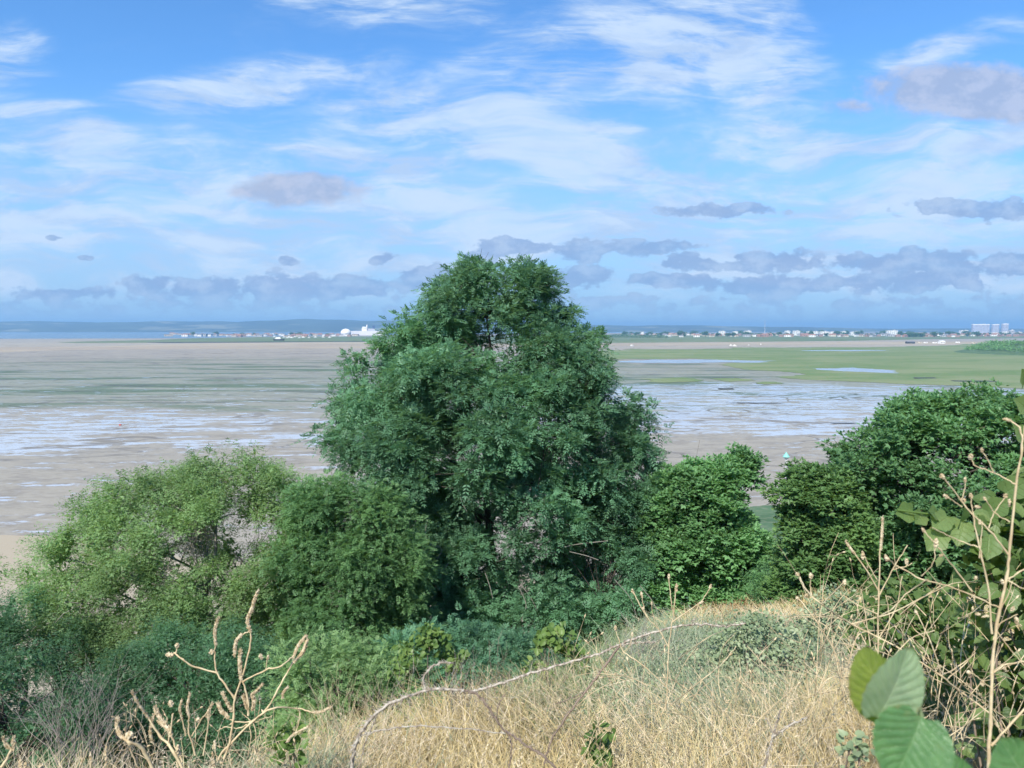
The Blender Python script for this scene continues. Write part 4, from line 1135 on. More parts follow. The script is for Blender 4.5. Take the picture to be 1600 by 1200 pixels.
# ------------------------------------------------------------------ dry flower stalks
def wpath(pts, d, n=5, jig=0.0):
    return spline([at(p[0], p[1], p[2] if len(p) > 2 else d) for p in pts], n)
def head_mesh(p, ax, ln, r, mat, root, seed):
    """knobbly seed head: overlapping little husks round an axis"""
    rr = random.Random(seed)
    ax = ax.normalized(); a = ax.orthogonal().normalized(); b = ax.cross(a)
    V = []; F = []
    nu, nv = 12, 9
    for i in range(nu):
        u = i / (nu - 1); base_r = r * (math.sin(math.pi * (0.12 + 0.85 * u)) ** 0.6)
        for j in range(nv):
            an = 2 * math.pi * j / nv + i * .4
            q = base_r * rr.uniform(.4, 1.5)
            V.append(tuple(p + ax * (u * ln) + (a * math.cos(an) + b * math.sin(an)) * q))
    for i in range(nu - 1):
        for j in range(nv):
            j2 = (j + 1) % nv
            F.append((i * nv + j, i * nv + j2, (i + 1) * nv + j2, (i + 1) * nv + j))
    o = np_mesh('seed_head', V, F, mat, root, smooth=False)
    return o
def stalk(name, label, d, stems, heads, cat='dried plant', mat='weed_stalk', group=None, spikes=(), split=False):
    """stems: (points, px radius at base, at tip); heads: (x, y, px length, px radius, direction x, y); spikes: seeded lengths along a path"""
    b0 = stems[0][0][0]
    root = empty(name, at(b0[0], b0[1], b0[2] if len(b0) > 2 else d)); tag(root, label, cat, group)
    T = Tubes(6); r_ = random.Random(hash(label) % 1000 if False else len(label))
    k = d / 1200.0
    for (pts, r0, r1) in stems:
        pp = []
        for i, p in enumerate(pts):
            if len(p) > 2: pp.append(p)
            else: pp.append((p[0], p[1], d + k * 0.35 * ((p[0] - b0[0]) * math.sin(p[0] * .07) * .5)))
        sp = wpath(pp, d, 5)
        n = len(sp)
        rad = [(r0 + (r1 - r0) * i / (n - 1)) * k * .62 * (1 + .12 * math.sin(i * 2.1) + (.22 if i % 5 == 0 else 0)) for i in range(n)]
        sp = [q + Vector((r_.gauss(0, 1), r_.gauss(0, 1), r_.gauss(0, 1))) * k * .45 if 0 < i < n - 1 else q for i, q in enumerate(sp)]
        T.add(sp, rad)
        if split:
            T.build('stem', M[mat], root); T = Tubes(6)
    if not split: T.build('stem', M[mat], root)
    for i, (x, y, ln, rr, dx, dy) in enumerate(heads):
        dd = d + k * 0.35 * ((x - b0[0]) * math.sin(x * .07) * .5)
        head_mesh(at(x, y, dd), Vector((dx, r_.uniform(-.3, .3), -dy)), ln * k, rr * k * .72, M['weed_head'], root, i + len(label))
    for i, (pts, rr) in enumerate(spikes):
        sp = wpath([(p[0], p[1], d + k * 0.35 * ((p[0] - b0[0]) * math.sin(p[0] * .07) * .5)) for p in pts], d, 7)
        q = random.Random(i); rr = rr * .62
        S = Tubes(5); n = len(sp)
        S.add(sp, [rr * k * (.55 + .45 * math.sin(math.pi * (0.1 + .85 * j / (n - 1)))) * q.uniform(.75, 1.3) for j in range(n)])
        for j in range(n - 1):
            for m_ in range(11):
                c = sp[j].lerp(sp[j + 1], q.random()); off = Vector((q.gauss(0, 1), q.gauss(0, 1), q.gauss(0, 1))).normalized() * rr * k
                S.add([c, c + off * 0.9 + (sp[j + 1] - sp[j]).normalized() * rr * k * .5, c + off * 1.5 + (sp[j + 1] - sp[j]).normalized() * rr * k * 1.1], [rr * k * .30, rr * k * .26, rr * k * .03])
        S.build('seed_spike', M['weed_head'], root, smooth=False)
    return root
stalk('dry_flower_stalk', 'tallest branching dry stalk at left with thick pale seed spikes against the dark bush', 2.5,
      [([(350, 1185), (359, 1160), (365, 1120), (367, 1092), (377, 1062), (390, 1012), (392, 985)], 3.2, 2.2),
       ([(366, 1091), (352, 1070), (339, 1051), (335, 1025), (337, 1005)], 2.6, 1.6), ([(339, 1051), (305, 1042), (285, 1030), (272, 1020)], 2.2, 2.0), ([(275, 1020), (277, 1010)], 2, 1.5),
       ([(388, 1118), (387, 1090), (377, 1060)], 2.8, 2.2), ([(380, 1065), (415, 1047), (440, 1040), (457, 1027)], 2.2, 1.8),
       ([(340, 1188), (352, 1170), (392, 1130), (415, 1110), (435, 1077), (457, 1035)], 3, 2.2), ([(392, 1130), (425, 1107), (465, 1107), (492, 1114)], 2.4, 1.8),
       ([(392, 985), (378, 992)], 1.6, 1.5), ([(415, 1047), (417, 1035), (418, 1025)], 1.3, 1.0), ([(392, 1128), (370, 1128), (355, 1122)], 1.8, 1.5), ([(392, 1126), (380, 1116), (374, 1110)], 1.1, .6), ([(394, 1126), (404, 1118), (406, 1095)], 1.2, .7),
       ([(394, 1130), (410, 1124), (425, 1118)], 1.1, .6), ([(386, 1132), (372, 1138), (352, 1136), (340, 1142)], 1.6, .9), ([(396, 1130), (400, 1150), (398, 1172)], 1.4, .9), ([(390, 1130), (392, 1150), (388, 1180)], 1.5, 1.0), ([(465, 1107), (469, 1118), (463, 1142)], 1.8, 1.2)],
      [(272, 1023, 16, 5.0, -1, .1), (277, 1012, 9, 4, .1, -1), (331, 1022, 9, 4.5, 0, -1), (409, 1030, 9, 4.5, -.3, -1), (418, 1030, 9, 2.6, .3, -1)],
      spikes=[([(392, 988), (387, 970), (394, 950), (402, 924)], 4.6), ([(337, 1010), (336, 985), (341, 966)], 4.0), ([(377, 1062), (375, 1040), (375, 1018)], 5.0), ([(457, 1030), (467, 1008), (478, 994)], 4.2), ([(457, 1036), (472, 1020), (480, 1000)], 4.6),
              ([(378, 990), (369, 1003), (366, 1024)], 4.2), ([(358, 1122), (347, 1112), (341, 1100)], 4.4), ([(363, 1112), (355, 1098), (348, 1084)], 4.0), ([(388, 1110), (384, 1098), (381, 1088)], 4.4), ([(392, 1086), (402, 1078), (411, 1068)], 3.2),
              ([(488, 1113), (502, 1112), (518, 1104)], 3.4), ([(394, 1110), (397, 1098), (395, 1086)], 4.5), ([(441, 1092), (443, 1082), (449, 1074)], 3.2), ([(448, 1160), (458, 1148), (484, 1134)], 3.2)])
stalk('dry_flower_stalk', 'group of shorter thick dry stalks at the lower left beside the tallest branching one', 2.1,
      [([(292, 1215), (270, 1172), (250, 1150), (232, 1120)], 4.2, 2.6), ([(262, 1165), (265, 1145), (258, 1130)], 2.4, 2.2), ([(285, 1190), (268, 1150), (270, 1115)], 2.4, 2), ([(245, 1215), (222, 1170), (203, 1160), (192, 1152)], 5, 4),
       ([(305, 1180), (295, 1140), (296, 1120)], 2.2, 1.6), ([(300, 1150), (312, 1128), (326, 1110)], 1.6, 1.4), ([(318, 1180), (323, 1150), (326, 1125)], 2.2, 1.8), ([(225, 1215), (212, 1190), (203, 1168)], 2.6, 1.4), ([(290, 1150), (283, 1120)], 1.6, 1.4), ([(340, 1190), (336, 1170)], 1.5, 1.4), ([(280, 1215), (276, 1190)], 3, 2)],
      [(268, 1104, 12, 5, -.1, -1), (198, 1152, 18, 7, .5, -.4), (310, 1128, 9, 4, 0, -1), (336, 1170, 14, 3.6, -.1, -1), (279, 1180, 22, 5, .1, -1), (333, 1200, 28, 4, 0, -1)],
      spikes=[([(235, 1125), (218, 1102), (206, 1080)], 3.6), ([(258, 1132), (248, 1118), (243, 1106)], 5.0), ([(192, 1154), (184, 1140), (183, 1124)], 5.0), ([(296, 1120), (293, 1105), (297, 1083)], 3.4), ([(284, 1122), (281, 1108), (284, 1094)], 3.0), ([(326, 1126), (326, 1112), (332, 1099)], 3.6), ([(268, 1150), (262, 1138), (250, 1128)], 5), ([(238, 1160), (235, 1142), (240, 1118)], 4)])
stalk('dry_flower_stalk', 'row of short dry stalks poking up at the bottom left corner', 1.9,
      [([(-8, 1215), (8, 1190), (18, 1172)], 4.5, 3), ([(18, 1172), (10, 1160)], 3, 2), ([(22, 1172), (24, 1160)], 3, 2), ([(45, 1215), (40, 1195)], 2, 2), ([(60, 1215), (66, 1196)], 2.5, 2), ([(58, 1215), (52, 1200)], 2.5, 2), ([(120, 1215), (130, 1185)], 2.4, 2), ([(142, 1215), (142, 1192)], 2, 2), ([(150, 1225), (168, 1188)], 2, 1.5), ([(5, 1215), (30, 1204), (45, 1200)], 1.5, 1)],
      [(33, 1200, 14, 4.5, -.2, -1), (40, 1200, 12, 4.5, .2, -1), (65, 1202, 14, 5, .1, -1), (142, 1198, 26, 3, 0, -1), (128, 1195, 30, 3, .1, -1), (166, 1195, 36, 3, .1, -1), (100, 1220, 24, 4.5, .2, -1)],
      spikes=[([(14, 1170), (8, 1162), (5, 1152)], 3.4), ([(22, 1170), (20, 1160), (22, 1152)], 3.4)], split=True)
stalk('dry_flower_stalk', 'tall pale dry stem at the right edge with many forking branches and small seed pods', 1.35,
      [([(1545, 1330), (1545, 1180), (1548, 1130), (1550, 1050), (1560, 960), (1574, 900), (1578, 850), (1588, 760), (1597, 700), (1594, 672), (1578, 656)], 5.0, 2.0),
       ([(1588, 757), (1566, 745), (1548, 737), (1522, 727)], 1.8, 1.4), ([(1522, 727), (1518, 716)], 1.3, 1.2), ([(1552, 737), (1543, 718), (1535, 706)], 1.3, 1.2),
       ([(1575, 866), (1545, 828), (1518, 802), (1500, 780), (1474, 745)], 2.2, 1.6), ([(1521, 803), (1518, 790), (1517, 776)], 1.4, 1.2), ([(1502, 782), (1506, 768), (1508, 752)], 1.3, 1.1), ([(1503, 792), (1490, 783), (1480, 776)], 1.2, 1.2),
       ([(1550, 990), (1545, 925), (1534, 870), (1528, 845), (1520, 803)], 2.6, 1.8), ([(1562, 950), (1530, 935), (1480, 915), (1440, 905), (1400, 883), (1388, 874)], 2.0, 1.5), ([(1519, 924), (1495, 893), (1468, 858), (1445, 830)], 1.8, 1.3),
       ([(1528, 855), (1500, 845), (1478, 835), (1456, 824)], 1.5, 1.2), ([(1545, 825), (1553, 803), (1570, 778)], 1.4, 1.2), ([(1577, 815), (1553, 800), (1540, 780)], 1.4, 1.2), ([(1530, 872), (1533, 840), (1535, 815)], 1.2, 1.0),
       ([(1577, 905), (1594, 893), (1625, 880)], 2.0, 1.8), ([(1575, 907), (1600, 920), (1625, 925)], 1.6, 1.2), ([(1562, 955), (1575, 930), (1582, 908)], 1.3, 1.1), ([(1551, 1052), (1575, 1038), (1630, 1030)], 2.2, 1.8), ([(1549, 1165), (1590, 1120), (1640, 1070)], 3.0, 2.4),
       ([(1552, 1000), (1562, 975), (1590, 960)], 1.3, 1.0), ([(1557, 985), (1575, 1010), (1600, 1040)], 1.4, 1.0), ([(1555, 1130), (1568, 1150), (1571, 1165)], 1.8, 1.0), ([(1597, 700), (1601, 665)], 1.4, 1.2), ([(1462, 848), (1458, 880), (1440, 900)], 1.2, 1.0), ([(1450, 905), (1420, 925), (1395, 950), (1370, 965)], 1.4, 1.2), ([(1548, 1075), (1530, 1060), (1516, 1050)], 1.2, 1.0)],
      [(1579, 657, 12, 3.5, -1, -.2), (1516, 718, 10, 4.5, 0, -1), (1534, 707, 9, 3, -.2, -1), (1474, 748, 11, 4, -.6, -.8), (1517, 779, 9, 4, 0, -1), (1508, 754, 9, 3, .1, -1), (1482, 778, 9, 4, -.7, -.5), (1389, 875, 8, 4, -.8, -.5), (1445, 832, 9, 3, -.5, -.8),
       (1570, 778, 8, 4, .4, -.6), (1577, 779, 14, 3, .1, 1), (1540, 782, 7, 2.6, -.5, -.8), (1461, 856, 16, 4.5, .1, -.9), (1467, 868, 7, 3, .8, -.1), (1524, 906, 7, 3, 0, -1), (1530, 812, 9, 3, .2, 1), (1505, 782, 6, 4, .2, 0), (1522, 792, 13, 3, 1, .1), (1590, 975, 12, 4, -.2, -1), (1580, 955, 10, 3.5, .3, -1), (1516, 1052, 7, 3.5, -.8, -.4),
       (1535, 1072, 10, 4, 0, -1), (1565, 905, 9, 3, .3, .9), (1545, 962, 12, 2.6, -1, .2), (1532, 960, 8, 3, -1, 0)])
stalk('dry_flower_stalk', 'long thin dry stem lying diagonally across to the foot of the tall pale stem', 1.6,
      [([(1560, 1135), (1545, 1113), (1500, 1080), (1470, 1055), (1400, 1010), (1330, 975), (1282, 942), (1262, 925), (1250, 902)], 2.4, 1.6), ([(1268, 930), (1266, 915), (1267, 900)], 1.3, 1.1), ([(1285, 943), (1300, 928), (1318, 910)], 1.3, 1.1), ([(1330, 975), (1400, 955), (1470, 915)], 1.6, 1.3),
       ([(1470, 1055), (1455, 1005), (1433, 958)], 1.6, 1.2), ([(1310, 963), (1260, 960), (1230, 965)], 1.2, .8), ([(1470, 1056), (1500, 1040), (1525, 1020)], 1.6, 1.3), ([(1480, 1062), (1510, 1035), (1528, 1010)], 1.3, 1.0), ([(1400, 1010), (1385, 985), (1368, 960)], 1.2, .9)],
      [(1248, 900, 7, 4.5, -.6, -.8), (1267, 904, 9, 4, 0, -1), (1318, 914, 10, 4, .4, -1), (1433, 960, 8, 3, -.4, -1), (1262, 928, 8, 4, -.6, .8)])
stalk('dry_flower_stalk', 'upright dry stalk with several forks in front of the sycamore base', 1.9,
      [([(1372, 1060), (1372, 1010), (1373, 930), (1375, 870), (1378, 830)], 2.2, 1.6), ([(1374, 925), (1350, 885), (1325, 852)], 1.8, 1.3), ([(1370, 905), (1358, 885), (1350, 868)], 1.3, 1.1), ([(1374, 930), (1398, 885), (1418, 852)], 1.6, 1.1), ([(1395, 890), (1415, 885), (1425, 880)], 1.2, .9), ([(1372, 960), (1340, 945), (1318, 930)], 1.5, 1.1),
       ([(1372, 1000), (1400, 950), (1410, 900)], 1.5, 1.1), ([(1360, 1010), (1352, 960), (1345, 920)], 1.4, 1.0), ([(1378, 1015), (1390, 970), (1384, 930)], 1.3, 1.0), ([(1372, 1030), (1330, 1010), (1300, 1000)], 1.4, 1.0), ([(1376, 1050), (1420, 1000), (1460, 985)], 1.3, 1.0)],
      [(1348, 874, 14, 3.6, -.05, -1), (1386, 875, 9, 3.5, -.3, -1), (1417, 872, 12, 3.4, .0, 1)], spikes=[([(1376, 860), (1378, 835), (1379, 808)], 3.2), ([(1336, 866), (1328, 856), (1322, 846)], 3.0)])
stalk('dry_flower_stalk', 'dry stalk forking into a fan in front of the round dark tree', 2.3,
      [([(1040, 1110), (1043, 1060), (1045, 1010), (1050, 975), (1053, 955), (1056, 915)], 1.8, 1.3), ([(1052, 962), (1048, 935), (1045, 905)], 1.4, 1.1), ([(1050, 972), (1075, 955), (1095, 940), (1110, 918)], 1.5, 1.1), ([(1044, 1010), (1030, 985), (1012, 965), (998, 942), (990, 925)], 1.6, 1.2), ([(1012, 965), (1006, 948), (1003, 930)], 1.1, .9),
       ([(1040, 975), (1018, 962)], .9, .7), ([(1030, 985), (1020, 960), (1018, 940)], .9, .7)],
      [(1045, 905, 9, 2.8, 0, -1), (1057, 925, 14, 3.4, 0, -1), (1091, 944, 10, 2.6, .8, -.6), (1109, 920, 8, 2.6, .4, -1), (990, 928, 9, 2.8, -.3, -1), (1003, 934, 10, 2.4, -.1, -1), (1018, 945, 6, 2, 0, -1), (1006, 948, 6, 2.6, -.3, 1)])
stalk('dry_flower_stalk', 'single thin dry stalk bent over the grass left of the forking fan', 2.6,
      [([(1045, 1200), (1010, 1150), (970, 1095), (945, 1050), (938, 1030)], 1.8, 1.3), ([(1040, 1072), (1005, 1040), (975, 1018), (967, 1000), (962, 982)], 1.6, 1.1), ([(975, 1018), (985, 1008), (988, 992)], 1.0, .8)], [(962, 986, 11, 3, -.1, -1), (988, 994, 7, 2.4, 0, -1)])
stalk('dry_flower_stalk', 'curved dry stalks arching over the weeds between the bramble and the near leaves', 2.0,
      [([(1325, 1130), (1315, 1060), (1305, 1020), (1275, 970), (1247, 935)], 1.8, 1.2), ([(1318, 1070), (1330, 1020), (1345, 990), (1380, 985)], 1.6, 1.0), ([(1215, 1135), (1180, 1085), (1160, 1060), (1155, 1030)], 1.4, .9), ([(1230, 1070), (1200, 1045), (1168, 1010)], 1.2, .8), ([(1050, 1100), (1100, 1060), (1130, 1035), (1150, 1010)], 1.4, .9), ([(1060, 1030), (1100, 1000), (1130, 985)], 1.2, .8),
       ([(1330, 1190), (1290, 1120), (1282, 1080), (1296, 1060), (1330, 1058)], 1.6, 1.0), ([(1130, 1180), (1190, 1120), (1240, 1075)], 1.4, .9)], [(1247, 938, 8, 2.6, -.4, -1)], split=True)

def cane(name, label, d, paths, mat, cat='bramble'):
    b0 = paths[0][0][0]
    root = empty(name, at(b0[0], b0[1], d)); tag(root, label, cat)
    T = Tubes(6); r_ = random.Random(len(label))
    for (pts, r0, r1) in paths:
        sp = wpath(pts, d, 8); n = len(sp); k = d / 1200
        sp = [q + Vector((r_.gauss(0, 1), r_.gauss(0, 1), r_.gauss(0, 1))) * k * .7 if 0 < i < n - 1 else q for i, q in enumerate(sp)]
        T.add(sp, [(r0 + (r1 - r0) * i / (n - 1)) * k * .82 * r_.uniform(.85, 1.15) for i in range(n)])
        for i in range(1, n - 1):
            for q in range(2):
                t = (sp[i + 1] - sp[i - 1]).normalized(); o = Vector((r_.gauss(0, 1), r_.gauss(0, 1), r_.gauss(0, 1))); o = (o - t * o.dot(t)).normalized()
                L_ = r0 * k * 2.6
                T.add([sp[i] + t * r_.uniform(0, .01), sp[i] + o * L_ - t * L_ * .3], [r0 * k * .35, .0002])
    T.build('stem', M[mat], root)
cane('bramble_cane', 'pale grey arching bramble cane looping over the dry grass at bottom centre', 2.2,
     [([(548, 1230), (552, 1180), (562, 1148), (590, 1113), (630, 1090), (680, 1077), (725, 1079)], 3.6, 2.6), ([(667, 1082), (661, 1062), (672, 1044), (690, 1035), (708, 1036)], 2.0, 1.3), ([(562, 1150), (600, 1140), (650, 1135), (720, 1138), (790, 1146)], 1.6, 1.0), ([(590, 1113), (575, 1150), (560, 1200)], 1.6, 1.0)], 'bramble')
cane('bramble_cane', 'brown bramble cane falling to the right from the grey arch', 2.25,
     [([(722, 1079), (745, 1085), (765, 1108), (785, 1138), (820, 1163), (850, 1182), (880, 1215)], 2.2, 2.4), ([(790, 1140), (800, 1165), (795, 1200)], 1.6, 1.2), ([(775, 1120), (780, 1100), (790, 1085)], 1.0, .6)], 'bramble_red')
cane('bramble_cane', 'long grey cane lying almost level across the top of the grass', 3.4,
     [([(735, 1082), (765, 1073), (800, 1062), (830, 1052), (870, 1040), (925, 1025), (960, 1011), (1010, 991), (1060, 979), (1100, 975), (1130, 979), (1165, 974)], 2.6, 1.8), ([(967, 1009), (1000, 1004), (1025, 1003)], 1.8, 1.0), ([(1085, 976), (1082, 970), (1088, 967)], 1.0, .8)], 'bramble')
cane('bramble_cane', 'dark thin cane slanting down to the left from the level grey cane', 3.3,
     [([(968, 1010), (945, 1040), (915, 1080), (885, 1120), (860, 1160), (850, 1195)], 2.4, 1.4), ([(915, 1080), (890, 1092), (870, 1100)], 1.0, .6)], 'bramble_red')
cane('fallen_branch', 'bare pale forked branch standing in the dry grass right of centre', 2.6,
     [([(1192, 1215), (1200, 1175), (1208, 1148), (1220, 1108)], 2.8, 1.8), ([(1206, 1152), (1230, 1136), (1262, 1120)], 2.4, 1.5), ([(1208, 1148), (1196, 1120)], 1.4, 1.0)], 'bramble', 'branch')

def tangle(name, label, region, n, seed, mat, r=(.5, 1.1), ln=(50, 150)):
    q = random.Random(seed); T = Tubes(4)
    for i in range(n):
        px, py = q.uniform(region[0], region[2]), q.uniform(region[1], region[3]); d = q.uniform(region[4], region[5]); k = d / 1200
        an = q.gauss(math.pi / 2, .75); L_ = q.uniform(*ln); bend = q.uniform(-.5, .5)
        pts = [(px, py, d)]; a = an; x, y = px, py
        for j in range(4):
            a += bend * .6 + q.gauss(0, .12); x += math.cos(a) * L_ / 4; y -= math.sin(a) * L_ / 4; pts.append((x, y, d + q.gauss(0, .05)))
        sp = wpath(pts, d, 3); r0 = q.uniform(*r) * k
        T.add(sp, [r0 * (1 - .6 * j / (len(sp) - 1)) for j in range(len(sp))])
        for m_ in range(q.randint(0, 3)):
            j = q.randint(4, len(sp) - 3); dr = (sp[j + 1] - sp[j]).normalized(); o = Vector((q.gauss(0, 1), q.gauss(0, .6), q.gauss(.3, .8))).normalized()
            e = sp[j] + (dr + o * .9).normalized() * L_ * k * q.uniform(.15, .4)
            T.add([sp[j], sp[j].lerp(e, .5) + o * L_ * k * .02, e], [r0 * .6, r0 * .45, r0 * .3])
            T.add([e, e + (e - sp[j]).normalized() * 4 * k, e + (e - sp[j]).normalized() * 8 * k], [r0 * .5, 2.2 * k * q.uniform(.5, 1), r0 * .3])
    tag(T.build(name, M[mat]), label, 'dry stems', kind='stuff')
tangle('dry_stem_undergrowth', 'tangle of thin dry pale stems in front of the leafy bushes at lower right', (1270, 960, 1600, 1200, 1.9, 3.0), 150, 1, 'weed_stalk')
tangle('dry_stem_undergrowth', 'scattered thin dry stems leaning through the grass right of centre', (880, 1060, 1290, 1220, 2.6, 4.5), 90, 2, 'weed_stalk', (.5, 1.0), (40, 130))
tangle('dry_stem_undergrowth', 'thin greyish dry stems among the thick stalks at lower left', (150, 1150, 480, 1220, 2.4, 3.2), 40, 3, 'weed_stalk', (.4, .8), (30, 80))
def twig_bush(name, label, cx, base_py, half, top_py, d, n, mat, r=1.0, seed=1, fork=3, base_spread=.25, ground=True):
    q = random.Random(seed)
    b = at(cx, base_py, d)
    if ground: b.z = float(hill_h(b.x, b.y))
    root = empty(name, b); tag(root, label, 'dead shrub')
    T = Tubes(4); k = d / 1200
    def grow(p, v, L_, r0, lvl):
        m_ = p + v * L_ * .5 + Vector((q.gauss(0, 1), q.gauss(0, 1), q.gauss(0, 1))) * L_ * .07
        v2 = (v + Vector((q.gauss(0, 1), q.gauss(0, 1), q.gauss(0, 1) + .3)) * .22).normalized()
        e = m_ + v2 * L_ * .5
        T.add(spline([p, m_, e], 3), [r0 * (1 - .5 * i / 6) for i in range(7)])
        if lvl > 0:
            for _ in range(fork):
                v3 = (v2 + Vector((q.gauss(0, 1), q.gauss(0, 1), q.gauss(0, .7) + .15)) * .42).normalized()
                t = q.uniform(.45, 1.0)
                grow(m_.lerp(e, t), v3, L_ * q.uniform(.45, .75), r0 * .5, lvl - 1)
    H = at(cx, top_py, d).z - b.z
    for i in range(n):
        ox = q.uniform(-1, 1)
        p = b + Vector((ox * half * k * base_spread, q.uniform(-1, 1) * half * k * base_spread, 0))
        v = Vector((ox * half * k * .8, q.uniform(-.5, .5) * half * k, H * q.uniform(.75, 1.0))); L_ = v.length * .58
        grow(p, v.normalized(), L_, r * k, 2)
    T.build('twigs', M[mat], root)
    return root
twig_bush('dead_shrub', 'grey leafless shrub of upright twigs at the lower left', 118, 1250, 62, 1040, 9.5, 20, 'grey_twig', .9, 3, 3)
twig_bush('dead_shrub', 'dry buff twiggy shrub on the crest left of the grey bramble arch', 555, 1120, 55, 1052, 5.2, 18, 'straw_pale', .9, 4, 3, .6)
twig_bush('dead_shrub', 'dead grey twigs behind the top of the grey bramble arch', 680, 1085, 75, 1030, 5.6, 18, 'grey_twig', .9, 5, 3, .8)
twig_bush('dead_shrub', 'dark dead twigs on the crest under the ash right of the bramble arch', 790, 1075, 75, 1020, 6.0, 18, 'bramble_red', .9, 6, 3, .8)
twig_bush('dead_shrub', 'grey dead twigs at the end of the level cane below the ash', 1000, 1030, 45, 968, 7.5, 16, 'grey_twig', .8, 7, 3, .7)
twig_bush('dead_shrub', 'grey leafless twigs on the slope right of the first grey shrub', 215, 1250, 40, 1100, 9.0, 5, 'grey_twig', .8, 8, 3)
twig_bush('dead_shrub', 'pale bare twigs inside the gap of the wide light green tree', 335, 930, 85, 790, 20.6, 14, 'pale_bark', 1.0, 9, 4, .5, False)

# hanging bare stems in front of the ash
def hanging():
    root = empty('climbing_stems', at(860, 960, 22.0)); tag(root, 'thin pale climber stems hanging in loops on the lower ash', 'climber')
    T = Tubes(4)
    for pts in [[(668, 812), (665, 835), (678, 855)], [(672, 850), (690, 858), (680, 880)], [(758, 895), (765, 915), (770, 935)], [(824, 795), (838, 812), (848, 835)], [(812, 920), (822, 945), (815, 970), (822, 1000)],
                [(815, 915), (830, 935), (840, 955)], [(880, 855), (905, 850), (950, 845)], [(890, 862), (915, 868), (935, 875)], [(960, 905), (985, 935), (995, 965)], [(560, 882), (545, 895), (520, 908)], [(715, 762), (722, 785), (730, 800)],
                [(700, 880), (690, 900), (695, 925)], [(645, 905), (632, 930), (622, 955)], [(1000, 915), (1020, 940), (1030, 965)]]:
        T = Tubes(4); T.add(wpath(pts, 22.0, 5), .012); T.build('stem', M['pale_bark'], root)
hanging()

# ------------------------------------------------------------------ on the mud: beacon, buoy
M['white_paint'] = plain_mat('white_paint', (0.75, 0.75, 0.72), 0.5, 0.1, .5)
M['teal_paint'] = plain_mat('green_marker_paint', (0.20, 0.50, 0.42), 0.5, 0.1, .5)
M['red_paint'] = plain_mat('red_paint', (0.38, 0.06, 0.04), 0.5, 0.1, .5)
M['grey_steel'] = plain_mat('pale_steel', (0.55, 0.55, 0.55), 0.5, 0.15, .5)
def beacon():
    b = grd(1227, 771.5); top = at(1227, 705, b.y).z; k = b.y / 1200
    root = empty('beacon_post', b); tag(root, 'tall thin pale beacon post with a green triangle on top, standing on the mud', 'beacon')
    T = Tubes(8); T.add([b + Vector((0, 0, -.5)), b + Vector((0, 0, top - b.z - 8 * k))], [.13, .10]); T.build('pole', M['grey_steel'], root)
    mb = MB(); z1 = top - 9 * k
    for (zz, h, r0) in ((z1, 8.0 * k, 5.6 * k),):
        n0 = len(mb.v); s = 12
        mb.v += [(b.x + r0 * math.cos(6.283 * i / s), b.y + r0 * math.sin(6.283 * i / s), zz) for i in range(s)] + [(b.x, b.y, zz + h)]
        mb.f += [(n0 + i, n0 + (i + 1) % s, n0 + s) for i in range(s)] + [tuple(range(n0, n0 + s))[::-1]]; mb.mi += [0] * (s + 1)
    mb.build('cone_topmark', M['teal_paint'], root)
    m2 = MB(); m2.quadbox((b.x, b.y, z1 - 3.0 * k), 7.5 * k, .12, 2.2 * k); m2.build('board', M['white_paint'], root)
beacon()
def buoy():
    b = grd(188, 664.5)
    root = empty('mooring_buoy', b); tag(root, 'small red buoy lying on the wet mud at left', 'buoy')
    mb = MB(); s = 12; r0 = .62
    rings = [(-.1, .2), (.06, .32), (.16, .36), (.28, .30), (.36, .16), (.40, .05)]
    for (z, r_) in rings:
        mb.v += [(b.x + r_ * 1.25 * math.cos(6.283 * i / s), b.y + r_ * math.sin(6.283 * i / s), z) for i in range(s)]
    for j in range(len(rings) - 1):
        mb.f += [(j * s + i, j * s + (i + 1) % s, (j + 1) * s + (i + 1) % s, (j + 1) * s + i) for i in range(s)]
    mb.f.append(tuple(range(len(mb.v) - s, len(mb.v)))); mb.mi = [0] * len(mb.f)
    mb.build('float', M['red_paint'], root, True)
    m2 = MB(); m2.tube([(b.x, b.y, .5), (b.x, b.y, .7)], .05, 6); m2.build('mooring_ring', M['grey_steel'], root)
buoy()

# ------------------------------------------------------------------ towns beyond the marshes
def flat_mat(name, c, rough=.8): return plain_mat(name, c, rough, .12, .05)
WALL = {'white': flat_mat('white_render', (.80, .78, .74)), 'cream': flat_mat('cream_render', (.62, .55, .43)), 'brick': flat_mat('brick_wall', (.36, .22, .17)), 'grey': flat_mat('grey_render', (.42, .42, .42))}
ROOF = {'red': flat_mat('red_tile', (.30, .16, .12)), 'grey': flat_mat('grey_slate', (.20, .20, .21)), 'brown': flat_mat('brown_tile', (.22, .17, .14)), 'white': flat_mat('pale_roof', (.72, .72, .70))}
M['win'] = flat_mat('dark_window', (.06, .07, .08), .3)
def house_proto(wk, rk, w_, dp, h, rh, hip=0.0):
    mb = MB(); mb.quadbox((0, 0, 0), w_, dp, h, mi=0)
    mb.gable((0, 0, h + .003), w_, dp, rh, .35, 1, hip)
    for i in range(3):                                    # windows, set proud of the wall
        for zz in ((1.0, 3.7) if h > 4 else (1.0,)):
            mb.quadbox((-w_ / 2 + w_ * (i + .5) / 3, -dp / 2 - .02, zz), w_ * .15, .05, 1.2, mi=2)
    mb.quadbox((w_ * .3, dp * .1, h + rh * .4), .9, .7, rh * .8, mi=0)
    me_o = mb.build('house', [WALL[wk], ROOF[rk], M['win']])
    return me_o
rT = random.Random(5)
HP = {}
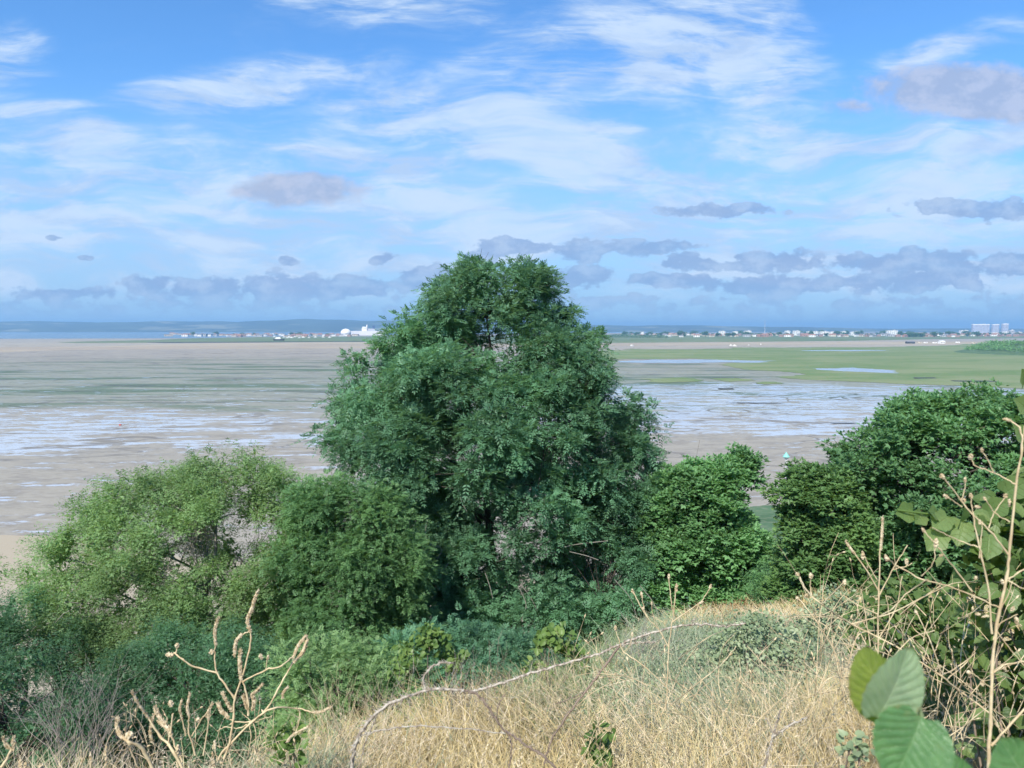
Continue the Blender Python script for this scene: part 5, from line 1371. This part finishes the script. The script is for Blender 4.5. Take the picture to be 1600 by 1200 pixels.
def place_house(x, y, key, sc_, rz, label, group, z=0.1):
    wk, rk, w_, dp, h, rh, hip = key
    if key not in HP:
        o = house_proto(*key); HP[key] = o
    else:
        o = HP[key].copy(); COL.objects.link(o)
    o.location = (x, y, z); o.rotation_euler = (0, 0, rz); o.scale = (sc_, sc_, sc_)
    tag(o, label, 'house', group)
    return o
KEYS = [('white', 'grey', 14, 8, 5.4, 2.6, 0), ('white', 'red', 18, 8, 5.4, 3.0, 2), ('cream', 'red', 16, 8, 5.2, 3.0, 0), ('brick', 'red', 20, 9, 5.6, 3.2, 3), ('brick', 'brown', 15, 8, 5.4, 3.2, 0), ('cream', 'brown', 24, 9, 3.0, 2.6, 0), ('grey', 'grey', 22, 10, 5.4, 2.4, 0)]
NAMES = {'white': 'white', 'cream': 'cream', 'brick': 'brick', 'grey': 'grey'}
def town_tree_proto(seed, w_, h):
    global rng
    rng = np.random.default_rng(900 + seed)
    L = Leaves(); n = 420
    C = np.stack([rng.normal(size=9) * w_ * .22, rng.normal(size=9) * w_ * .18, h * (.35 + .5 * rng.random(9))], 1)
    P, dd, idx = cluster_points(C, np.full(9, w_ * .28), n // 9, .8)
    L.add(P, rand_dirs(len(P)), unit(rand_dirs(len(P)) * .5 + np.array([0, 0, 1])), w_ * .16, w_ * .12)
    root = empty('town_tree'); L.build('crown', M['dark'], root)
    T = Tubes(5); T.add([Vector((0, 0, 0)), Vector((0, 0, h * .6))], [w_ * .035, w_ * .02]); T.build('trunk', M['bark'], root)
    return root
TP = [town_tree_proto(i, 9 + 3 * i, 8 + 2 * i) for i in range(3)]
tt_n = 0
def place_tree(x, y, sc_, label, group):
    global tt_n
    src = TP[tt_n % 3]
    if tt_n < 3: r_ = src
    else:
        r_ = src.copy(); COL.objects.link(r_)
        for ch in src.children:
            c = ch.copy(); COL.objects.link(c); c.parent = r_
    tt_n += 1
    r_.location = (x, y, 0); r_.rotation_euler = (0, 0, rT.uniform(0, 6)); r_.scale = (sc_ * 1.3, sc_, sc_)
    tag(r_, label, 'tree', group)
def gx(px, y): return (px - 800) / 1200.0 * y / 1.0
def town(px0, px1, py_lo, py_hi, n, gname, lab, weights, sc0=1.0):
    for i in range(n):
        px = px0 + (px1 - px0) * (i + rT.random()) / n
        py = rT.uniform(py_hi, py_lo); y = grd(800, py).y
        key = rT.choices(KEYS, weights)[0]
        lb = '%s walled %s with a %s roof %s' % (NAMES[key[0]], 'bungalow' if key[4] < 4 else 'house', ROOFN[key[1]], lab)
        place_house(gx(px, y), y, key, sc0 * rT.uniform(.9, 1.4), rT.uniform(-.7, .7), lb, gname)
ROOFN = {'red': 'red', 'grey': 'grey', 'brown': 'brown', 'white': 'pale'}
# left-hand town on the spit: low and scattered
town(262, 560, 526.2, 522.5, 74, 'houses of the low town across the sand left of the ash', 'in the low town left of the ash', [5, 4, 4, 4, 3, 4, 3])
for px in (287, 303, 340, 366, 379, 398, 433, 456, 470, 488, 512, 538, 556, 575, 590, 602):
    y = grd(800, rT.uniform(523.0, 526)).y
    place_tree(gx(px, y), y, rT.uniform(.9, 1.6), 'small dark tree among the houses of the low town left of the ash', 'trees of the low town left of the ash')
# right-hand town
town(985, 1600, 526.8, 523.4, 120, 'houses of the town beyond the marsh right of the ash', 'in the right-hand town beyond the marsh', [4, 4, 4, 5, 5, 3, 4], 1.05)
for i in range(96):
    px = 975 + 640 * (i + rT.random()) / 96; y = grd(800, rT.uniform(522.8, 526.6)).y
    place_tree(gx(px, y), y, rT.uniform(1.0, 2.0), 'small dark tree among the houses of the town right of the ash', 'trees of the town right of the ash')
# hedge of trees in front, left end of the right-hand town and the block at 1465
def belt(name, label, px0, px1, py, h, n, wy, seed, mat='dark'):
    global rng
    rng = np.random.default_rng(seed)
    y0 = grd(800, py).y; x0, x1 = gx(px0, y0), gx(px1, y0)
    L = Leaves()
    X = rng.uniform(x0, x1, n); t = (X - x0) / (x1 - x0)
    hh = h * (0.55 + .45 * np.sin(t * math.pi) ** .5) * (0.8 + .2 * np.sin(X * .03) * np.sin(X * .011 + 1))
    Z = rng.random(n) ** .6 * hh; Y = y0 + rng.uniform(0, wy, n)
    L.add(np.stack([X, Y, Z], 1), rand_dirs(n), unit(rand_dirs(n) * .5 + np.array([0, 0, 1])), h * .22, h * .18)
    tag(L.build(name, M[mat]), label, 'woodland', kind='stuff')
belt('hedgerow_foliage', 'long low dark belt of trees at the left end of the town right of the ash', 930, 1045, 528.0, 13, 2600, 60, 31)
belt('copse_foliage', 'dark green copse in front of the houses of the right-hand town', 1420, 1446, 526.6, 22, 1500, 60, 32)
# larger pale blocks rising over the roofs
def block(name, label, px, py_base, w_px, h_px, floors, mat, group=None, dp=18, top=None, cat='building'):
    y = grd(800, py_base).y; k = y / 1200
    x = gx(px, y); w_, h = w_px * k, h_px * k
    root = empty(name, (x, y, 0)); tag(root, label, cat, group)
    mb = MB(); mb.quadbox((x, y, 0), w_, dp, h); mb.build('wall', mat, root)
    m2 = MB()
    for f in range(floors):
        z = h * (f + .45) / floors
        nw = max(3, int(w_ / 9))
        for i in range(nw):
            m2.quadbox((x - w_ / 2 + w_ * (i + .5) / nw, y - dp / 2 - .04, z), w_ / nw * .55, .1, h / floors * .38)
    m2.build('windows', M['win'], root)
    m3 = MB(); m3.quadbox((x, y, h + .01), w_ * 1.02, dp * 1.04, max(.8, (top or 1.2)), mi=0); m3.build('roof', WALL['white'], root)
    m4 = MB(); m4.quadbox((x + w_ * .2, y, h + .03 + max(.8, (top or 1.2))), w_ * .18, dp * .4, 2.5); m4.build('lift_housing', WALL['grey'], root)
    return root
for (px, w_, h_) in [(1003, 4, 5), (1127, 9, 6.5), (1148, 7, 6), (1167, 10, 7), (1229, 7, 7), (1243, 10, 7), (1263, 6, 6), (1272, 9, 6), (1286, 12, 6), (1298, 8, 5.5), (1316, 7, 6), (1334, 12, 5.5), (1392, 16, 7.5)]:
    block('apartment_block', {1003: 'small white block at the left end of the right-hand town skyline', 1392: 'widest white apartment block over the middle of the right-hand town'}.get(px, 'white apartment block rising over the roofs of the right-hand town'), px, 524.2, w_, h_, 4, WALL['white'],
          None if px in (1003, 1392) else 'white blocks over the right-hand town')
PALE = flat_mat('pale_tower_wall', (.44, .46, .54))
for (px, w_, h_, lb) in [(1530, 26, 13.5, 'widest grey tower block with a white roof edge, left of the group on the skyline'), (1553, 10, 13.3, 'middle grey tower block with a white roof edge on the skyline'), (1568, 9, 14.2, 'tallest grey tower block with a white roof edge, right of the group on the skyline')]:
    block('tower_block', lb, px, 521.2, w_, h_, 13, PALE, None, 16, 5)
for (px, w_, h_, lb) in [(1504, 11, 6, 'low white block left of the grey tower blocks'), (1524, 18, 1.8, 'long low white building in front of the widest tower block'), (1552, 12, 2.6, 'low white building in front of the middle tower block'), (1568, 9, 4, 'low white building in front of the tallest tower block'), (1588, 10, 3.5, 'low white building right of the tower blocks'), (1578, 6, 6.5, 'blue-grey block right of the tallest tower')]:
    block('low_building', lb, px, 522.8, w_, h_, 2, WALL['white'] if 'white' in lb else WALL['grey'], None, 20, 2)
# mast on the skyline
def mast():
    y = 5200.0; x = gx(1194, y); h = at(1194, 500, y).z
    T = Tubes(5); T.add([(x, y, 0), (x, y, h)], [2.2, 1.0])
    r_ = empty('radio_mast', (x, y, 0)); tag(r_, 'thin tall radio mast on the skyline right of the ash', 'mast'); T.build('pole', M['grey_steel'], r_)
mast()
# ship lying beyond the low town, and a white dome
def ship():
    y = 3600.0; k = y / 1200; x0, x1 = gx(541, y), gx(604, y)
    z = lambda py: at(800, py, y).z
    root = empty('cargo_ship', ((x0 + x1) / 2, y, 0)); tag(root, 'large pale ship with white bridge and dark funnel lying behind the low town', 'ship')
    L_ = x1 - x0; zt = z(517.0)
    mb = MB(); mb.prism([(x0, y), (x0 + L_ * .08, y - 12), (x1 - 6, y - 14), (x1, y - 8), (x1, y + 8), (x1 - 6, y + 14), (x0 + L_ * .08, y + 12)], -.3, zt); mb.build('hull', flat_mat('pale_ship_paint', (.62, .60, .62)), root)
    m2 = MB(); a0, a1 = gx(566.5, y), gx(575.5, y)
    m2.quadbox(((a0 + a1) / 2, y, zt + .01), a1 - a0, 22, z(512.5) - zt); m2.quadbox(((a0 + a1) / 2, y, z(512.5) + .01), (a1 - a0) * .8, 26, z(510.5) - z(512.5)); m2.build('bridge', WALL['white'], root)
    m3 = MB(); m3.quadbox((gx(574, y), y, z(510.5)), 5, 5, z(507.5) - z(510.5)); m3.build('mast', WALL['white'], root)
    m4 = MB(); m4.quadbox((gx(581, y), y, zt + .01), gx(590, y) - gx(577, y), 22, z(513.6) - zt); m4.build('deckhouse', flat_mat('grey_ship_paint', (.45, .46, .52)), root)
    m5 = MB(); m5.quadbox((gx(584.5, y), y, z(513.6) + .01), 9, 9, z(509.0) - z(513.6)); m5.build('funnel', flat_mat('dark_blue_paint', (.05, .08, .18)), root)
    y2 = 3300.0; r2 = empty('storage_dome', (gx(541, y2), y2, 0)); tag(r2, 'white domed storage building left of the ship behind the low town', 'building')
    V = []; F = []; R_ = 8 * y2 / 1200; cx = gx(541, y2); H_ = at(800, 513.6, y2).z
    for i in range(7):
        t = i / 6 * math.pi / 2
        for j in range(20): V.append((cx + R_ * math.cos(t) * math.cos(j * .31416), y2 + R_ * math.cos(t) * math.sin(j * .31416), 14 + (H_ - 14) * math.sin(t)))
    for i in range(6):
        for j in range(20): F.append((i * 20 + j, i * 20 + (j + 1) % 20, (i + 1) * 20 + (j + 1) % 20, (i + 1) * 20 + j))
    np_mesh('dome', V, F, WALL['white'], r2, smooth=True)
    mb = MB(); s = 20; mb.prism([(cx + R_ * math.cos(i * .31416), y2 + R_ * math.sin(i * .31416)) for i in range(s)], 0, 13.99); mb.build('wall', flat_mat('grey_metal_wall', (.5, .5, .52)), r2)
ship()
# boats
def boat_proto(L_, cabin=True, mastH=0.0, hullm='white'):
    root = empty('motor_boat' if not mastH else 'sailing_yacht')
    mb = MB(); n = 9; V = []
    for z, k in ((0, .6), (L_ * .16, 1.0)):
        for i in range(n): t = i / (n - 1); V.append((L_ * (t - .5) * (1.0 if k == 1 else .88), -L_ * .15 * k * (1 - t ** 3) ** .6 if t < 1 else 0, z))
        for i in range(n - 2, -1, -1): t = i / (n - 1); V.append((L_ * (t - .5) * (1.0 if k == 1 else .88), L_ * .15 * k * (1 - t ** 3) ** .6, z))
    m_ = len(V) // 2; mb.v = V
    mb.f = [tuple(range(m_))[::-1], tuple(range(m_, 2 * m_))] + [(i, (i + 1) % m_, m_ + (i + 1) % m_, m_ + i) for i in range(m_)]; mb.mi = [0] * len(mb.f)
    mb.build('hull', WALL['white'] if hullm == 'white' else M['win'], root)
    if cabin:
        c = MB(); c.quadbox((-L_ * .05, 0, L_ * .161), L_ * .42, L_ * .2, L_ * .14); c.quadbox((-L_ * .05, 0, L_ * .302), L_ * .3, L_ * .16, L_ * .03); c.build('cabin', WALL['white'], root)
    if mastH:
        t = Tubes(5); t.add([(0, 0, L_ * .16), (0, 0, mastH)], [.22, .12]); t.add([(0, 0, L_ * .3), (-L_ * .4, 0, L_ * .3)], [.12, .1]); t.build('mast', M['grey_steel'], root)
    return root
def copy_tree(o):
    r_ = o.copy(); COL.objects.link(r_)
    for ch in o.children:
        c = ch.copy(); COL.objects.link(c); c.parent = r_
    return r_
b0 = boat_proto(9.0)
for i, (px, py, sc_, rz, lb) in enumerate([(987, 541.0, .85, .2, 'small white boat aground on the sand just right of the ash'), (1142, 540.6, .75, .1, 'white boat aground on the sand, left of a close pair'), (1148, 541.0, .8, -.3, 'white boat aground on the sand, right of a close pair'),
                                          (1170, 539.8, .5, .4, 'smallest white boat, alone on the sand right of the pair'), (1189, 539.0, .75, 1.1, 'white boat end-on on the sand below the radio mast')]):
    o = b0 if i == 0 else copy_tree(b0); g = grd(px, py); o.location = (g.x, g.y, .15); o.rotation_euler = (0, 0, rz); o.scale = (sc_,) * 3
    tag(o, lb, 'boat', 'white boats aground on the sand')
b1 = boat_proto(12.0, True, 14.0)
masts = [(432, 529.8), (444, 527.8), (449, 528.5), (452, 527.4), (456, 528.2), (461, 527.2), (468, 528.6), (474, 527.6), (483, 528.4), (429, 527.2), (493, 527.8), (505, 527.4), (515, 527.8)]
for i, (px, py) in enumerate(masts):
    o = b1 if i == 0 else copy_tree(b1); g = grd(px, py); sc_ = rT.uniform(.9, 1.25); o.location = (g.x, g.y, .15); o.rotation_euler = (0, 0, rT.uniform(-.6, .6)); o.scale = (sc_, sc_, sc_ * rT.uniform(.8, 1.3))
    tag(o, 'white sailing yacht moored among the masts before the low town', 'yacht', 'yachts moored before the low town')
g = grd(436, 532.3); hb = boat_proto(24.0, True, 0, 'dark'); hb.name = 'houseboat'; hb.location = (g.x, g.y, .15); hb.scale = (1.25, 1, 1.1)
tag(hb, 'long dark-hulled boat with white cabin, in front of the masts', 'boat')
# vans and caravans parked along the sea wall by the wooded mound
def van_proto(kind):
    root = empty('caravan' if kind else 'parked_van'); mb = MB()
    prof = [(-3, .4), (3, .4), (3, 1.4), (2.3, 1.6), (1.7, 2.5), (-3, 2.6)] if not kind else [(-3.2, .4), (3.2, .4), (3.4, 1.4), (3.0, 2.6), (-3.0, 2.6), (-3.4, 1.4)]
    n = len(prof); mb.v = [(x, -1.1, z) for x, z in prof] + [(x, 1.1, z) for x, z in prof]
    mb.f = [tuple(range(n)), tuple(range(n, 2 * n))[::-1]] + [(i, n + i, n + (i + 1) % n, (i + 1) % n) for i in range(n)]; mb.mi = [0] * len(mb.f)
    mb.build('body', WALL['white' if kind else 'cream'], root)
    w2 = MB(); w2.quadbox((0.4, -1.12, 1.5), 2.6, .06, .7); w2.build('window', M['win'], root)
    for x in (-1.9, 1.9):
        for y_ in (-1.0, 1.0):
            m3 = MB(); m3.tube([(x, y_ - .12, .38), (x, y_ + .12, .38)], .38, 10); m3.build('wheel', M['win'], root)
    return root
v0, v1 = van_proto(0), van_proto(1)
for i, (px, py, kind, lb) in enumerate([(1437, 536.6, 0, 'cream van parked nearest the dark shed on the sea wall'), (1446, 536.8, 1, 'white caravan second from the dark shed on the sea wall'), (1460, 536.9, 1, 'white caravan just left of the white hut'), (1496, 536.2, 1, 'white caravan alone right of the white hut'), (1521, 537.0, 0, 'cream van parked beside the wooded mound')]):
    src = v1 if kind else v0; first = (kind == 0 and i == 0) or (kind == 1 and i == 1)
    o = src if first else copy_tree(src); g = grd(px, py); o.location = (g.x, g.y, .12); o.rotation_euler = (0, 0, rT.uniform(-.3, .3)); o.scale = (1.15,) * 3
    tag(o, lb, 'van' if kind == 0 else 'caravan', 'vehicles parked on the sea wall')
g = grd(1471, 536.8); h_ = place_house(g.x, g.y, ('white', 'white', 9, 6, 2.8, 1.8, 0), 1.3, .3, 'white hut with a pitched roof among the parked caravans', None, .12); h_['category'] = 'hut'
g = grd(1422, 536.9); h_ = place_house(g.x, g.y, ('grey', 'grey', 12, 7, 2.8, 1.0, 0), 1.3, .1, 'dark low shed at the end of the sea wall', None, .12); h_['category'] = 'shed'
h_.data = h_.data.copy(); h_.data.materials[0] = M['win']; h_.data.materials[1] = ROOF['grey']
# wooded mound on the right
def mound():
    global rng
    rng = np.random.default_rng(71)
    cx, cy = gx(1735, 930), 930.0
    def zf(X, Y):
        return 21 * np.clip(1 - ((X - cx) / 165) ** 2 - ((Y - cy) / 170) ** 2, -.05, 1) ** 1.0 - .3
    xs_ = np.linspace(cx - 175, cx + 175, 50); ys_ = np.linspace(cy - 180, cy + 180, 40)
    tag(grid_mesh('mound_terrain', xs_, ys_, lambda X, Y: np.where(np.isnan(zf(X, Y)), -.4, zf(X, Y)), M['marsh_near']), kind='structure')
    n = 34000
    t = rng.uniform(0, 6.283, n); r_ = np.sqrt(rng.random(n))
    X = cx + 150 * r_ * np.cos(t); Y = cy + 160 * r_ * np.sin(t)
    bump = (np.sin(X * .12 + 2 * np.sin(Y * .05)) * np.sin(Y * .10 + X * .03) + 1) * .5
    Z = np.maximum(zf(X, Y), 0) * .75 + rng.random(n) ** .5 * (1.0 + 8.0 * bump ** 1.5)
    L = Leaves(); L.add(np.stack([X, Y, Z], 1), rand_dirs(n), unit(rand_dirs(n) * .45 + np.array([0, -.1, 1])), rng.uniform(1.2, 2.6, n), rng.uniform(.9, 1.8, n))
    tag(L.build('woodland_foliage', M['mid']), 'dense dark wood on a low mound beyond the marsh at the right edge', 'woodland', kind='stuff')
mound()

# ------------------------------------------------------------------ haze over the estuary
def haze():
    mb = MB(); mb.quadbox((0, 0, -2.0), 44000, 44000, 182.0)
    m, w = new_mat('estuary_haze')
    v = w.node('ShaderNodeVolumePrincipled')
    v.inputs['Color'].default_value = rgb(0.37, 0.68, 1.0)
    v.inputs['Density'].default_value = HAZE_DENSITY
    v.inputs['Anisotropy'].default_value = 0.1
    out = w.node('ShaderNodeOutputMaterial'); w.link(v.outputs[0], out.inputs[1])
    tag(mb.build('haze', m), kind='stuff')
HAZE_DENSITY = 1.15e-4
haze()
